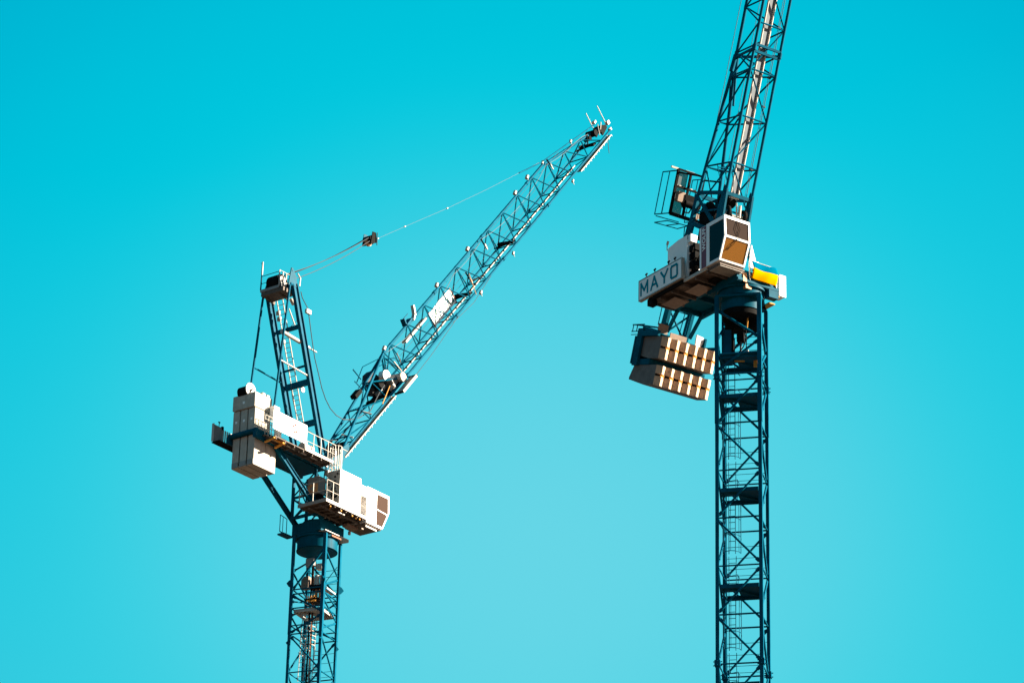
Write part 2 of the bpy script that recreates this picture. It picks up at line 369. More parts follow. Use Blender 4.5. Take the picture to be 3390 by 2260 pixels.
# side deck carrying the cab
b = MB()
b.box(-4.9, 0.55, -2.75, -1.1, 79.86, 79.93, 0)
b.box(-4.9, 0.55, -2.83, -2.752, 79.80, 79.98, 1)
b.box(-4.9, -4.82, -2.75, -1.1, 79.70, 79.858, 0)
for x in (-3.9, -2.8, -1.7, -0.6, 0.45): b.box(x-0.05, x+0.05, -2.74, -1.06, 79.62, 79.858, 0)
for x in (-4.4, -2.2): b.box(x, x+1.3, -2.3, -1.3, 79.56, 79.6, 2)
b.box(0.6, 1.7, -2.8, -1.1, 79.72, 79.80, 0)
for i in range(8): b.box(0.7+i*0.13, 0.74+i*0.13, -2.75, -1.15, 79.66, 79.718, 1)
b.box(-0.9, 0.1, -1.9, -1.45, 79.68, 79.74, 3)
b.build('side_deck', [M['grate'], M['galv'], M['brownbox'], M['dark']], R)
# opposite side deck, railing and panel
b = MB(); b.box(-1.2, 1.1, 1.08, 1.5, 79.70, 79.76); b.beam((-.2, 1.4, 79.9), (-.2, 2.6, 79.9), .1, .15); b.box(1.2, 1.36, -1.2, 1.5, 79.34, 79.48); b.box(1.0, 1.42, 0.85, 1.5, 78.85, 79.30)
b.beam((1.3, -1.3, 79.42), (1.3, 1.55, 79.42), 0.18, 0.16); b.tube((1.25, 1.6, 79.1), (1.25, 1.1, 79.2), .08, 8)
b.build('front_frame', M['teal2'], R)
b = MB(); b.box(1.28, 1.38, 1.55, 1.62, 79.0, 79.08); b.box(0.3, 1.1, 1.1, 1.5, 78.62, 78.70)
b.build('underside_bracket', M['amber'], R)
b = MB(); b.box(-0.42, 0.16, 2.60, 2.98, 79.82, 81.08)
b.box(0.161, 0.21, 2.57, 3.01, 79.80, 81.11)
b.build('electrical_cabinet', M['white'], R)
railing('railing', [(1.40, 1.35, 79.5), (1.40, -0.5, 79.5)], R, 1.18, n=1, post=.07)
# white angled plates beside the cab
b = MB(); b.prism([(0.1, 0.42, 81.0), (0.1, 1.05, 80.9), (0.1, 0.60, 82.4)], (0.1, 0, 0)); b.box(0.02, 0.12, 1.0, 1.14, 80.7, 81.5)
b.build('splash_plate', M['white'], R)
b = MB(); b.box(1.05, 1.4, -0.95, -0.7, 79.3, 79.85, 0); b.box(0.9, 1.3, -0.7, -0.3, 79.0, 79.5, 0); b.tube((1.0, -0.2, 79.6), (1.0, -0.2, 80.1), 0.09, 10, 1)
b.build('slew_motor', [M['orange'], M['galv']], R)

# flag
fb = MB(); n = 14
def fl(u, v):   # u across (y), v down
    bow = 0.22*sin(pi*min(1, v*1.0))*0.8 + 0.03*sin(9*u+3*v)
    return (1.50+bow, -0.48+1.78*u, 80.66-1.08*v - 0.05*sin(pi*u))
rows = [0, .08, .16, .24, .32, .40, .45, .55, .65, .75, .85, .95, 1.0]
vs = [fl(i/n, v) for v in rows for i in range(n+1)]
for j in range(len(rows)-1):
    fb._add(vs if j == 0 else [], [], 0)
    for i in range(n):
        fb.f.append([j*(n+1)+i, j*(n+1)+i+1, (j+1)*(n+1)+i+1, (j+1)*(n+1)+i]); fb.m.append(0 if rows[j] < .449 else 1); fb.sm.append(True)
import bmesh
flag = None

# ------------------------------------------------------------------ cab builder
def make_cab(parent, x0, x1, xb, y0, y1, z0, z1, style, door_side=True):
    """x0 rear, x1 front at top, xb front at bottom; y0 outer side"""
    cab = MB()
    zm = z0 + (z1-z0)*0.52; xm = max(x1, xb) + 0.06
    prof = [(x0, z0), (xb, z0), (lerp((xb,0,0),(xm,0,0),.7)[0], z0+(zm-z0)*.55), (xm, zm), (x1, z1), (x0, z1)] if style == 'L' else [(x0, z0), (xb, z0), (xm, zm), (x1, z1), (x0, z1)]
    t = 0.07
    for y in (y0, y1-t):
        # outer side is a frame round the window; inner side closed
        if y == y0:
            wx0 = x0 + (x1-x0)*(0.16 if style == 'R' else 0.45)
            cab.prism([(x0, y, z0), (wx0, y, z0), (wx0, y, z1), (x0, y, z1)], (0, t, 0))
            zb, zt = z0+0.16, z1-0.22
            cab.prism([(wx0, y, z0), (xb, y, z0), (xb+(xm-xb)*.15, y, zb), (wx0, y, zb)], (0, t, 0))
            cab.prism([(wx0, y, zt), (x1+(xm-x1)*.12, y, zt), (x1, y, z1), (wx0, y, z1)], (0, t, 0))
            e = 0.10
            for (ax, az_), (bx, bz) in (((xb+(xm-xb)*.15, zb), (xm, zm)), ((xm, zm), (x1+(xm-x1)*.12, zt))):
                cab.prism([(ax-e, y, az_), (ax, y, az_), (bx, y, bz), (bx-e, y, bz)], (0, t, 0))
            side = [(wx0, zb), (xb+(xm-xb)*.15-e, zb), (xm-e, zm), (x1+(xm-x1)*.12-e, zt), (wx0, zt)]
        else:
            cab.prism([(p[0], y, p[1]) for p in prof], (0, t, 0))
    cab.box(x0, x0+t, y0+t, y1-t, z0, z1); cab.box(x0+t, x1-0.02, y0+t, y1-t, z1-t, z1); cab.box(x0+t, xb-0.02, y0+t, y1-t, z0, z0+t)
    # front frame: bottom bar, middle bar, top bar
    def fpnt(k, z): return (xb+(xm-xb)*(z-z0)/(zm-z0) if z < zm else xm+(x1-xm)*(z-zm)/(z1-zm))
    for za, zb_ in ((z0, z0+0.10), (zm-0.10, zm+0.02), (z1-0.17, z1)):
        cab.prism([(fpnt(0, za)-.09, y0+t, za), (fpnt(0, za), y0+t, za), (fpnt(0, zb_), y0+t, zb_), (fpnt(0, zb_)-.09, y0+t, zb_)], (0, y1-y0-2*t, 0))
    for y in (y0+t, y1-t-0.04):
        for za, zb_ in ((z0+.10, zm-.10), (zm+.02, z1-.17)):
            cab.prism([(fpnt(0, za)-.09, y, za), (fpnt(0, za), y, za), (fpnt(0, zb_), y, zb_), (fpnt(0, zb_)-.09, y, zb_)], (0, .04, 0))
    cb = cab.build('cab', M['white'], parent)
    for nm, za, zb_ in (('lower_window', z0+.10, zm-.10), ('upper_window', zm+.02, z1-.17)):
        w_ = MB(); ya, yb = y0+t+.04, y1-t-.04
        w_.prism([(fpnt(0, za)-.05, ya, za), (fpnt(0, za)-.035, ya, za), (fpnt(0, zb_)-.035, ya, zb_), (fpnt(0, zb_)-.05, ya, zb_)], (0, yb-ya, 0))
        fw_ = w_.build('front_window', M['glass2'] if za < zm-.3 else M['glass'], cb)
        q_ = MB(); e_ = .03
        for (a1, b1, y1_, y2_) in ((za, za+e_, ya, yb), (zb_-e_, zb_, ya, yb), (za+e_, zb_-e_, ya, ya+e_), (za+e_, zb_-e_, yb-e_, yb)):
            q_.prism([(fpnt(0, a1)-.034, y1_, a1), (fpnt(0, a1)-.018, y1_, a1), (fpnt(0, b1)-.018, y1_, b1), (fpnt(0, b1)-.034, y1_, b1)], (0, y2_-y1_, 0))
        q_.build('window_seal', M['dark'], cb)
    w_ = MB(); w_.prism([(p[0], y0+.025, p[1]) for p in side], (0, .015, 0)); w_.build('side_window', M['glassd'] if style == 'R' else M['glass'], cb)
    if style == 'L':
        b_ = MB(); b_.beam((x0+(x1-x0)*.45, y0+.012, zm-.08), (xm-.08, y0+.012, zm-.16), .02, .07); b_.build('window_bar', M['white'], cb)
    # wipers: one crossed pair on each pane
    for za, zb_ in ((zm+.1, z1-.16), (z0+.55, zm-.02)):
        b_ = MB(); yc = (y0+y1)/2
        for dy in (-0.17, 0.17):
            p0 = Vector((fpnt(0, zb_)+.02, yc, zb_)); pm = Vector((fpnt(0, (za+zb_)/2)+.02, yc+dy, (za+zb_)/2)); p1 = Vector((fpnt(0, za)+.02, yc, za))
            if za < zm - 0.3:
                p1 = Vector((fpnt(0, za)+.02, yc-.55, za)); pm = Vector((fpnt(0, (za+zb_)/2)+.02, yc-.30+dy*.4, (za+zb_)/2))
            b_.path([p0, pm, p1], 0.014)
        b_.build('wiper', M['dark'], cb)
    # interior
    b_ = MB(); sx = x0+(xb-x0)*.55; yc = (y0+y1)/2
    b_.box(sx-.3, sx+.25, yc-.28, yc+.28, z0+.35, z0+.5); b_.beam((sx-.28, yc, z0+.45), (sx-.42, yc, z0+1.25), .5, .12, (1, 0, 0)); b_.tube((sx, yc, z0+.07), (sx, yc, z0+.36), .1, 10)
    for s_ in (-1, 1): b_.box(sx-.2, sx+.3, yc+s_*.38-.08, yc+s_*.38+.08, z0+.45, z0+.75)
    b_.build('operator_seat', M['seat'], cb)
    b_ = MB(); b_.box(xb-.38, xb-.22, y0+.3, y0+.5, z0+.15, z0+.6); b_.box(xb-.3, xb-.2, y1-.6, y1-.35, z0+.12, z0+.3); b_.path([(xb-.25, y0+.35, z0+.2), (xb-.18, y0+.6, z0+.35), (xb-.25, y0+.75, z0+.15)], .03)
    b_.build('floor_equipment', M['orange'], cb)
    return cb
cabR = make_cab(R, 0.60, 2.22, 1.74, -2.90, -1.12, 79.93, 82.50, 'R')
b = MB(); b.box(-0.02, 0.60, -2.90, -1.12, 79.93, 82.46); b.build('rear_cabin', M['white'], cabR)
b = MB(); b.box(0.14, 0.585, -2.906, -2.9005, 79.94, 82.44); b.build('maroon_stripe', M['maroon'], cabR)
text_mesh('lettering', 'WOLFF', 0.41, M['white'], cabR, (0.51, -2.908, 80.98), (0, 0, 1), (-1, 0, 0), 1.0, 0.010, 1.02)
b = MB(); b.beam((0.15, -2.7, 82.52), (1.9, -2.7, 82.56), .05, .05); b.beam((1.7, -2.0, 82.55), (2.3, -2.0, 82.58), .06, .04); b.tube((0.2, -1.6, 82.46), (0.2, -1.6, 82.62), .08, 10); b.build('roof_bracket', M['galv'], cabR)
# white cabinet behind the cab
b = MB(); b.prism([(-3.36, -2.62, 81.3), (-3.36, -2.62, 82.50), (-3.25, -2.62, 82.60), (-2.35, -2.62, 82.75), (-1.55, -2.62, 82.75), (-1.55, -2.62, 80.3), (-3.36, -2.62, 80.3)], (0, 0.02, 0))
b.box(-3.36, -1.55, -2.60, -1.55, 80.2, 82.48); b.build('electrical_cabinet', M['white'], R)
b = MB(); b.box(-1.548, -1.28, -2.55, -2.1, 82.3, 82.75); b.build('air_conditioner', M['white'], R)
b = MB()
for zz in (80.1, 80.7, 81.2, 81.7): b.box(-1.5, -0.95, -2.5, -2.0, zz, zz+.38)
b.path([(-1.2, -2.6, 80.1), (-1.0, -2.62, 80.7), (-1.25, -2.6, 81.2), (-1.0, -2.6, 81.8)], .05); b.build('control_box', M['dark'], R)
b = MB(); b.box(-0.42, -0.03, -2.5, -1.6, 80.0, 81.6, 0); b.build('cab_door', M['orange'], R)
# MAYO board
b = MB(); b.box(-5.55, -1.55, -3.02, -2.92, 80.02, 81.23, 0)
for (xa, xb_, za, zb_) in ((-5.58, -1.52, 79.99, 80.02), (-5.58, -1.52, 81.23, 81.27), (-5.58, -5.55, 80.02, 81.23), (-1.55, -1.52, 80.02, 81.23)):
    b.box(xa, xb_, -3.03, -2.80, za, zb_, 1)
for (xa, xb_, za, zb_) in ((-5.55, -1.55, 80.02, 80.05), (-5.55, -1.55, 81.20, 81.23), (-5.55, -5.52, 80.051, 81.199), (-1.58, -1.55, 80.051, 81.199)):
    b.box(xa, xb_, -3.026, -3.021, za, zb_, 2)
b.box(-1.549, -1.53, -2.92, -2.8, 80.0, 81.2, 1)
sb = b.build('sign_board', [M['white'], M['galv'], M['tealtxt']], R)
b = MB()
for x in (-5.0, -4.2, -2.9, -2.3): b.tube((x, -2.9, 81.25), (x, -2.9, 81.50), .03, 6); b.tube((x-.08, -2.9, 81.5), (x+.08, -2.9, 81.54), .05, 8)
b.build('sign_lamp', M['dark'], sb)
stroke_text('MAYO', .72, .62, .33, -5.34, -3.021, 80.28, .135, M['tealtxt'], sb)
b = MB(); b.box(-4.8, -1.6, -2.9, -2.75, 79.75, 79.95); b.box(-4.9, -4.5, -2.9, -2.5, 79.5, 79.9)
for i in range(6): b.tube((-4.5+i*.16, -2.86, 79.84), (-4.5+i*.16, -2.80, 80.0), .04, 6)
b.build('board_bracket', M['dark'], R)
b = MB(); b.path([(-3.45, -2.6, 82.5), (-3.45, -2.6, 83.0)], .03); b.tube((-3.45, -2.6, 82.85), (-3.35, -2.6, 83.05), .07, 8); b.build('flood_lamp', M['galv'], R)
b = MB(); b.path([(-2.9, -1.9, 82.6), (-2.75, -1.9, 83.9), (-2.0, -1.9, 84.0), (-2.15, -1.9, 82.75)], .028); b.path([(-2.9, -1.9, 82.6), (-2.15, -1.9, 82.65)], .028)
b.build('railing', M['teal'], R)

# ================================================================== jib builder (local: x along, z = perpendicular 'up')
def jib_struct(jib, ln, H, hb, foot_split, node0, pitch, taper_at=None, join=11.0, vleg_end=None, r=0.085):
    """triangular lattice: single top chord, two bottom chords"""
    def top_h(s): return H if (taper_at is None or s < taper_at) else H - (H-0.42)*(s-taper_at)/(ln-taper_at)
    for y in (-hb, hb):
        b = MB(); b.tube((0, y, 0), (ln, y, 0), r*0.86, 10)
        for s in (join, join+8.8, join+17.6, join+26.4):
            if s < ln: b.tube((s-.16, y, 0), (s+.16, y, 0), r*1.35, 10)
        b.build('bottom_chord', M['teal'], jib)
    b = MB(); pts = [(join, 0, H)] + ([(taper_at, 0, H)] if taper_at else []) + [(ln, 0, top_h(ln))]
    for a, c in zip(pts[:-1], pts[1:]): b.tube(a, c, r, 10)
    for s in (join+.1, join+8.9, join+17.7, join+26.5):
        if s < (taper_at or ln): b.tube((s-.16, 0, H), (s+.16, 0, H), r*1.35, 10)
    b.build('top_chord', M['teal'], jib)
    for sy in (-1, 1):
        b = MB()
        pts = [(join, 0, H)] + [(s, sy*y_, h_) for s, y_, h_ in foot_split]
        for a, c in zip(pts[:-1], pts[1:]): b.tube(a, c, r, 10)
        b.build('root_chord', M['teal'], jib)
    def rooty(s):   # y and h on the split chord
        P_ = [(join, 0.0, H)] + list(foot_split)
        for (a, ya, ha), (c, yc, hc) in zip(P_[:-1], P_[1:]):
            if c <= s <= a: t = (a-s)/(a-c); return ya+(yc-ya)*t, ha+(hc-ha)*t
        return P_[-1][1], P_[-1][2]
    # lacing
    b = MB(); lr = 0.050
    s = node0; bn = []
    while s < ln-0.6: bn.append(s); s += pitch
    tn = [x-pitch*0.47 for x in bn if x-pitch*0.47 > join-0.2]
    for i, s in enumerate(bn):
        b.tube((s, -hb, 0), (s, hb, 0), lr, 6)
        if i+1 < len(bn):
            if i % 2: b.tube((s, -hb, 0), (bn[i+1], hb, 0), lr*.85, 6)
            else: b.tube((s, hb, 0), (bn[i+1], -hb, 0), lr*.85, 6)
    for t in tn:
        for y in (-hb, hb):
            for dd in (-0.53, 0.47):
                s = t + dd*pitch
                if s < ln: b.tube((t, 0, top_h(t)), (s, y, 0), lr, 6)
        b.tube((t-.12, 0, top_h(t)), (t+.12, 0, top_h(t)), r*1.12, 8)
    rn = []
    s = node0
    while s > 1.2:
        s -= pitch
        if s > 0.6: rn.append(s)
    alln = [node0]+rn
    for i, s in enumerate(rn):
        b.tube((s, -hb, 0), (s, hb, 0), lr, 6)
        b.tube((s, hb*(1 if i % 2 else -1), 0), (alln[i], hb*(-1 if i % 2 else 1), 0), lr*.85, 6)
    for i, s in enumerate([join]+rn):
        y_, h_ = rooty(min(s, join))
        if s < join: b.tube((s, -y_, h_), (s, y_, h_), lr*1.1, 6)
        for sy in (-1, 1):
            b.tube((s, sy*y_, h_), (s, sy*hb, 0), lr, 6)
            nx = ([join]+rn)[i+1] if i+1 < len(rn)+1 else None
            if nx:
                b.tube((s, sy*hb, 0), (nx, sy*rooty(nx)[0], rooty(nx)[1]), lr*1.1, 6)
    for i, s in enumerate(rn[:-1]):
        ya, ha = rooty(s); yb, hb_ = rooty(rn[i+1])
        b.tube((s, ya*(1 if i % 2 else -1), ha), (rn[i+1], yb*(-1 if i % 2 else 1), hb_), lr*.8, 6)
    b.build('lacing', M['teal'], jib)
    return top_h

def lamp_on_chord(jib, s, y, h, k=1.0, name='bearing_lamp'):
    b = MB(); b.tube((s-.12*k, y, h), (s+.12*k, y, h+.1), .11*k, 10); b.tube((s-.05, y, h), (s-.05, y, h-.25), .03, 6)
    b.build(name, M['galv'], jib)

# ================================================================== RIGHT CRANE : LEVER JIB
thR = radians(71.7)
jR = child_empty('luffing_jib', R, (-0.95, 0, 83.1), (0, -thR, 0))
jib_struct(jR, 42.0, 3.0, 0.91, [(2.5, 0.72, 3.0), (0.8, 0.8, 3.0)], 12.45, 2.75, taper_at=33.0, join=10.95, r=0.10)
# heavy double cross members at the joint
b = MB()
for s in (10.75, 11.15): b.beam((s, -.91, 0), (s, .91, 0), .14, .14)
b.beam((10.9, 0, 3), (10.9, -.91, 0), .12, .12); b.beam((10.9, 0, 3), (10.9, .91, 0), .12, .12)
for y in (-.42, .42): b.tube((10.0, y*.35, 2.97), (11.0, y*.1, 3.0), .14, 10)
b.tube((8.0, .2, 2.6), (10.2, .1, 2.9), .07, 8)
b.build('joint_frame', M['teal'], jR)
# walkway tray seen from below
b = MB(); b.box(2.3, 33.0, -.44, .0, .16, .19, 0)
wk = b.build('walkway', M['alum'], jR)
b = MB()
for y in (-.475, .035): b.tube((2.3, y, .14), (33.0, y, .14), .055, 10)
b.box(2.24, 2.30, -.5, .07, .02, .26)
b.build('walkway_rail', M['strip'], jR)
# cables along the jib
b = MB()
b.tube((0.8, -.25, 3.35), (42, -.1, 3.25), .018, 5); b.tube((1.5, .35, 2.2), (42, .25, 2.1), .015, 5); b.tube((1.5, .45, 1.5), (42, .4, 1.6), .013, 5)
b.tube((2.0, .72, .3), (42, .74, .25), .02, 5); b.tube((2.0, .62, .3), (42, .62, .25), .014, 5)
for s in (4.2, 7.9, 9.6, 12.6): b.box(s-.04, s+.04, .55, .78, .22, .34)
b.build('hoist_rope', M['rope'], jR)
# root plates, winch and sheaves
b = MB()
for sy in (-1, 1):
    y = sy*.91
    b.prism([(-0.35, y-.06, -.3), (2.6, y-.06, -.12), (2.9, y-.06, .2), (1.6, y-.06, .45), (0.0, y-.06, .4)], (0, .12, 0))
    b.beam((0, y, .1), (0.8, sy*.8, 3.0), .2, .28, (1, 0, 0)); b.beam((0.8, sy*.8, 3.0), (-5.9, sy*.8, 3.8), .20, .46, (0, 0, 1))
    b.beam((2.5, sy*.72, 3.0), (0.8, sy*.8, 3.0), .2, .3, (0, 0, 1)); b.beam((2.4, sy*.75, 2.95), (0.2, y, .1), .16, .2, (0, 0, 1))
    b.beam((2.6, sy*.72, 3.0), (2.4, sy*.91, .1), .16, .2, (1, 0, 0)); b.beam((0.1, y, .15), (-5.6, sy*.8, 3.3), .14, .2, (0, 0, 1))
b.beam((2.45, -.72, 3), (2.45, .72, 3), .22, .22); b.beam((0.8, -.8, 3), (0.8, .8, 3), .22, .22); b.beam((2.4, -.9, .1), (2.4, .9, .1), .2, .3)
b.beam((2.45, -.72, 3), (0.8, .8, 3), .12, .12)
for s0_, s1_ in ((-1.0, -2.6), (-2.6, -4.2), (-4.2, -5.8)):
    ha, hb_ = 3.0+.8*(0.8-s0_)/6.7, 3.0+.8*(0.8-s1_)/6.7
    b.tube((s0_, -.8, ha), (s1_, .8, hb_), .055, 8); b.tube((s0_, .8, ha), (s1_, -.8, hb_), .055, 8); b.beam((s1_, -.8, hb_), (s1_, .8, hb_), .12, .12)
b.build('lever_frame', M['teal2'], jR)
b = MB()
b.tube((1.3, -.55, 1.9), (1.3, .55, 1.9), .55, 24, 0); b.tube((1.3, -.62, 1.9), (1.3, -.55, 1.9), .75, 24, 0); b.tube((1.3, .55, 1.9), (1.3, .62, 1.9), .75, 24, 0)
b.box(0.9, 1.7, .65, 1.15, 1.6, 2.2, 1); b.tube((2.2, -.5, .9), (2.2, .3, .9), .38, 20, 0)
b.box(-.2, .5, -.6, .5, 1.2, 2.4, 0)
b.build('hoist_winch', [M['dark'], M['grey']], jR)
for y in (-.52, .62):
    b = MB(); b.tube((1.35, y-.06, .15), (1.35, y+.06, .15), .42, 24, 0); b.tube((1.35, y-.08, .15), (1.35, y+.08, .15), .12, 12, 1); b.build('sheave', [M['dark'], M['galv']], jR)
b = MB(); b.path([(2.0, -.1, -.05), (0.9, .15, -.1), (-.4, .2, -.2)], .05); b.tube((1.9, .15, -.1), (1.2, .22, -.12), .09, 8); b.tube((1.2, -.75, -.1), (0.7, -.82, -.12), .08, 8); b.build('luffing_cylinder', M['galv'], jR)
# winch cage on the back of the lever
cg = MB()
for y in (-.9, 0, .9): cg.beam((1.4, y, 5.25), (4.1, y, 5.25), .14 if y else .11, .14)
for s in (1.4, 3.1, 4.1): cg.beam((s, -.9, 5.25), (s, .9, 5.25), .10, .12)
cg.beam((1.5, -.85, 5.2), (1.0, -.8, 3.1), .12, .12); cg.beam((3.9, -.85, 5.2), (3.6, -.6, 3.1), .09, .09); cg.beam((1.5, .85, 5.2), (1.0, .8, 3.1), .12, .12); cg.beam((3.9, .85, 5.2), (3.6, .6, 3.1), .09, .09)
cage = cg.build('winch_platform', M['dark'], jR)
b = MB()
for y in (-.95,):
    for s in (1.45, 4.0): b.tube((s, y, 5.3), (s, y, 6.75), .035, 6)
    for h_ in (6.05, 6.75): b.tube((1.45, y, h_), (4.0, y, h_), .035, 6)
for y in (.95,):
    for s in (1.45, 2.7, 4.0): b.tube((s, y, 5.3), (s, y, 6.4), .03, 6)
    for h_ in (5.85, 6.4): b.tube((1.45, y, h_), (4.0, y, h_), .03, 6)
for s in (1.35, 0.95): b.tube((s, -.95, 6.6), (s, .5, 6.3), .03, 6)
b.path([(0.95, -.95, 6.6), (1.0, -.95, 5.3), (1.0, .3, 5.0), (0.95, .5, 6.3)], .032); b.tube((0.97, -.2, 6.45), (1.0, -.2, 5.1), .03, 6)
b.build('railing', M['teal'], cage)
b = MB(); b.box(1.5, 4.05, -.82, -.1, 5.36, 5.38); b.build('grating_panel', M['mesh'], cage)
b = MB(); b.box(2.2, 2.78, -.82, -.35, 4.85, 5.17, 0); b.box(2.1, 2.72, -.348, .82, 4.8, 5.17, 1); b.tube((2.2, -.3, 4.9), (2.2, .45, 4.9), .22, 16, 1); b.beam((2.2, .4, 4.95), (1.55, .85, 4.95), .3, .2, mi=0)
b.path([(2.1, -.4, 5.0), (1.7, -.1, 4.95), (1.75, .2, 5.0), (2.1, .35, 5.0)], .04, 6, 1)
b.build('luffing_winch', [M['brownbox'], M['dark']], cage)
b = MB()
for i in range(6): b.box(3.12+.03*(i % 2), 3.24, -.85+i*.27, -.72+i*.27, 5.33, 5.45)
b.box(4.1, 4.2, -.3, .3, 5.35, 5.5); b.box(4.1, 4.2, -1.3, -.8, 5.4, 5.5); b.build('lamp_strip', M['strip'], cage)
# platform rails lower on the jib
b = MB()
for h_ in (1.4, 2.2): b.tube((4.0, -.8, h_), (4.2, .8, h_), .035, 6)
for y in (-.6, -.1, .4): b.tube((3.2, y, 1.2), (4.3, y, 1.9), .03, 6)
b.build('railing', M['teal'], jR)
# ---- counterweight
def cw_row(s_top, s_bot, prof, n, y0, y1, nm):
    w_ = (y1-y0)/n
    for i in range(n):
        ya, yb = y0+i*w_, y0+(i+1)*w_; b_ = MB(); sm = s_bot+(s_top-s_bot)*.52
        yc = ya+w_*.52
        # rear body (left side face seen), groove in the front, two front faces per tier
        hf, hr = prof['front'], prof['rear']
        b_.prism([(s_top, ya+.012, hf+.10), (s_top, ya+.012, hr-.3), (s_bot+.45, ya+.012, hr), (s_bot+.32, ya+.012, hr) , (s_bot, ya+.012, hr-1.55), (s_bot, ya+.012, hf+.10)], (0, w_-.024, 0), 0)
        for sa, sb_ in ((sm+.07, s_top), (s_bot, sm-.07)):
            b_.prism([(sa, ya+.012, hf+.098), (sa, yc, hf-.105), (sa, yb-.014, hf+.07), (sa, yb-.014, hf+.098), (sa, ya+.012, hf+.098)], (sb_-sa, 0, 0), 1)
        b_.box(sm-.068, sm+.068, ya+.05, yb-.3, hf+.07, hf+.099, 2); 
        b_.box(sm-.068, sm+.068, yc+.03, yb-.02, hf+.03, hf+.099, 3)  # black and ochre inserts paint the groove's shade and warm glow
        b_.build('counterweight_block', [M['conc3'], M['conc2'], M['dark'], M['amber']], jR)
cw_row(-6.15, -7.42, dict(front=1.95, rear=4.6), 6, -1.9, 1.95, 'u')
cw_row(-7.80, -8.95, dict(front=1.95, rear=4.6), 6, -1.9, 1.95, 'l')
b = MB()
for y in (-2.02, 2.06):
    b.beam((-5.7, y, 4.05), (-7.85, y, 4.05), .16, .50, (0, 0, 1)); b.box(-6.15, -5.85, y-.08, y+.08, 2.2, 3.8)
b.box(-6.1, -5.86, -1.94, 1.98, 3.3, 4.2); b.box(-7.78, -7.46, -1.94, 1.98, 2.8, 4.3); b.box(-7.7, -6.1, -1.93, 1.97, 4.62, 4.75)
b.prism([(-5.95, -1.95, 2.6), (-5.95, -1.95, 4.1), (-5.5, -1.95, 4.1)], (0, 1.2, 0))
b.build('counterweight_frame', M['teal2'], jR)
b = MB(); b.box(-6.1, -5.72, -1.0, .15, 2.6, 2.66, 0); b.build('frame_panel', M['brownbox'], jR); b = MB(); b.box(-5.84, -5.3, -1.6, -.95, 3.0, 3.1, 0); b.build('frame_panel', M['brownbox'], jR)
b = MB(); b.prism([(-6.1, .45, 2.05), (-6.15, .80, 2.05), (-5.75, .95, 2.05), (-5.55, .9, 2.05), (-5.5, .42, 2.05)], (0, 0, .1)); b.build('access_step', M['white'], jR)
b = MB(); b.box(-6.1, -5.6, .98, 1.08, 1.95, 2.6); b.build('side_plate', M['teal2'], jR)
b = MB()
for h_ in (4.6, 5.0): b.tube((-5.45, -2.0, h_), (-5.40, -.9, h_-1.0), .03, 6); b.tube((-5.85, -2.0, h_), (-5.45, -2.0, h_), .03, 6)
b.tube((-5.45, -2.0, 3.9), (-5.45, -2.0, 5.1), .03, 6); b.tube((-5.85, -2.0, 3.9), (-5.85, -2.0, 5.1), .03, 6); b.tube((-6.05, -2.05, 5.0), (-6.05, -2.05, 4.0), .025, 6)
b.tube((-5.2, -.9, 4.2), (-1.5, -1.2, 3.6), .03, 6); b.tube((-5.7, .45, 3.4), (-2, .45, 2.9), .03, 6); b.tube((-5.7, .1, 3.4), (-2, .1, 2.9), .03, 6)
b.build('railing', M['teal'], jR)

# flag object (top-level, hung on the front railing)
fo = fb.build('flag', [M['blue'], M['yellow']], None)
fo.matrix_world = R.matrix_basis.copy()
fo.location = R.location; fo.rotation_euler = R.rotation_euler
me = fo.data
# origin at the flag itself
off = Vector((1.42, 0.4, 80.1)); me.transform(Matrix.Translation(-off))
fo.location = Matrix.Rotation(az_rot(2.5533), 4, 'Z') @ off + Vector((12.7142, 170.2294, 0))
sm_ = fo.modifiers.new('cloth_thickness', 'SOLIDIFY'); sm_.thickness = 0.012
fo['label'] = 'blue and yellow cloth flag tied along the front railing beside the right crane cab'; fo['category'] = 'flag'

# ================================================================== LEFT CRANE : MAST
rotL = -0.3982 - az_rot(0.6523)
zL = 74.72
s1 = mast_section(L, rotL, zL)
z = zL - SEC
while z > 3:
    c = copy_tree(s1, L); c.location = (0, 0, z); z -= SEC
b = MB()
for x in (-HW, HW):
    for y in (-HW, HW): b.box(x-.13, x+.13, y-.13, y+.13, 0.6, max(z, .7))
b.box(-2.2, 2.2, -2.2, 2.2, 0, 0.7)
o = b.build('mast_base', M['teal'], L); o.rotation_euler = (0, 0, rotL)
b = MB()
for f, s in (('f', 1), ('b', 0), ('r', 0), ('l', 1)):
    if f in 'fb':
        brace(b, f, s, 80.75, 1-s, 77.95, .075); brace(b, f, 1-s, 77.5, s, 76.2, .065); brace(b, f, s, 75.98, 1-s, 74.85, .065)
    else:
        brace(b, f, s, 80.75, 1-s, 79.3, .065); brace(b, f, 1-s, 79.15, s, 78.05, .065); brace(b, f, s, 77.2, 1-s, 76.1, .06); brace(b, f, 1-s, 76.0, s, 74.95, .06)
        brace(b, f, s, 77.75, 1-s, 77.1, .05)
    horiz(b, f, 77.62, .055); horiz(b, f, 76.6, .05); horiz(b, f, 75.35, .045); horiz(b, f, 77.95, .05)
lugs = []
for (x, y) in ((-HW-.03, -HW-.03), (HW+.03, -HW-.03), (HW+.03, HW+.03), (-HW-.03, HW+.03)):   # lifting lugs
    sx = 1 if x > 0 else -1; sy = 1 if y > 0 else -1
    for zz in (78.4, 74.15):
        k = 1.0 if zz > 75 else .55
        lug = MB(); lug.prism([(x, y, zz-.32*k), (x+sx*.16*k, y+sy*.16*k, zz-.2*k), (x+sx*.27*k, y+sy*.27*k, zz), (x+sx*.16*k, y+sy*.16*k, zz+.2*k), (x, y, zz+.32*k)], (sy*.1, -sx*.1, 0)); lugs.append(lug)
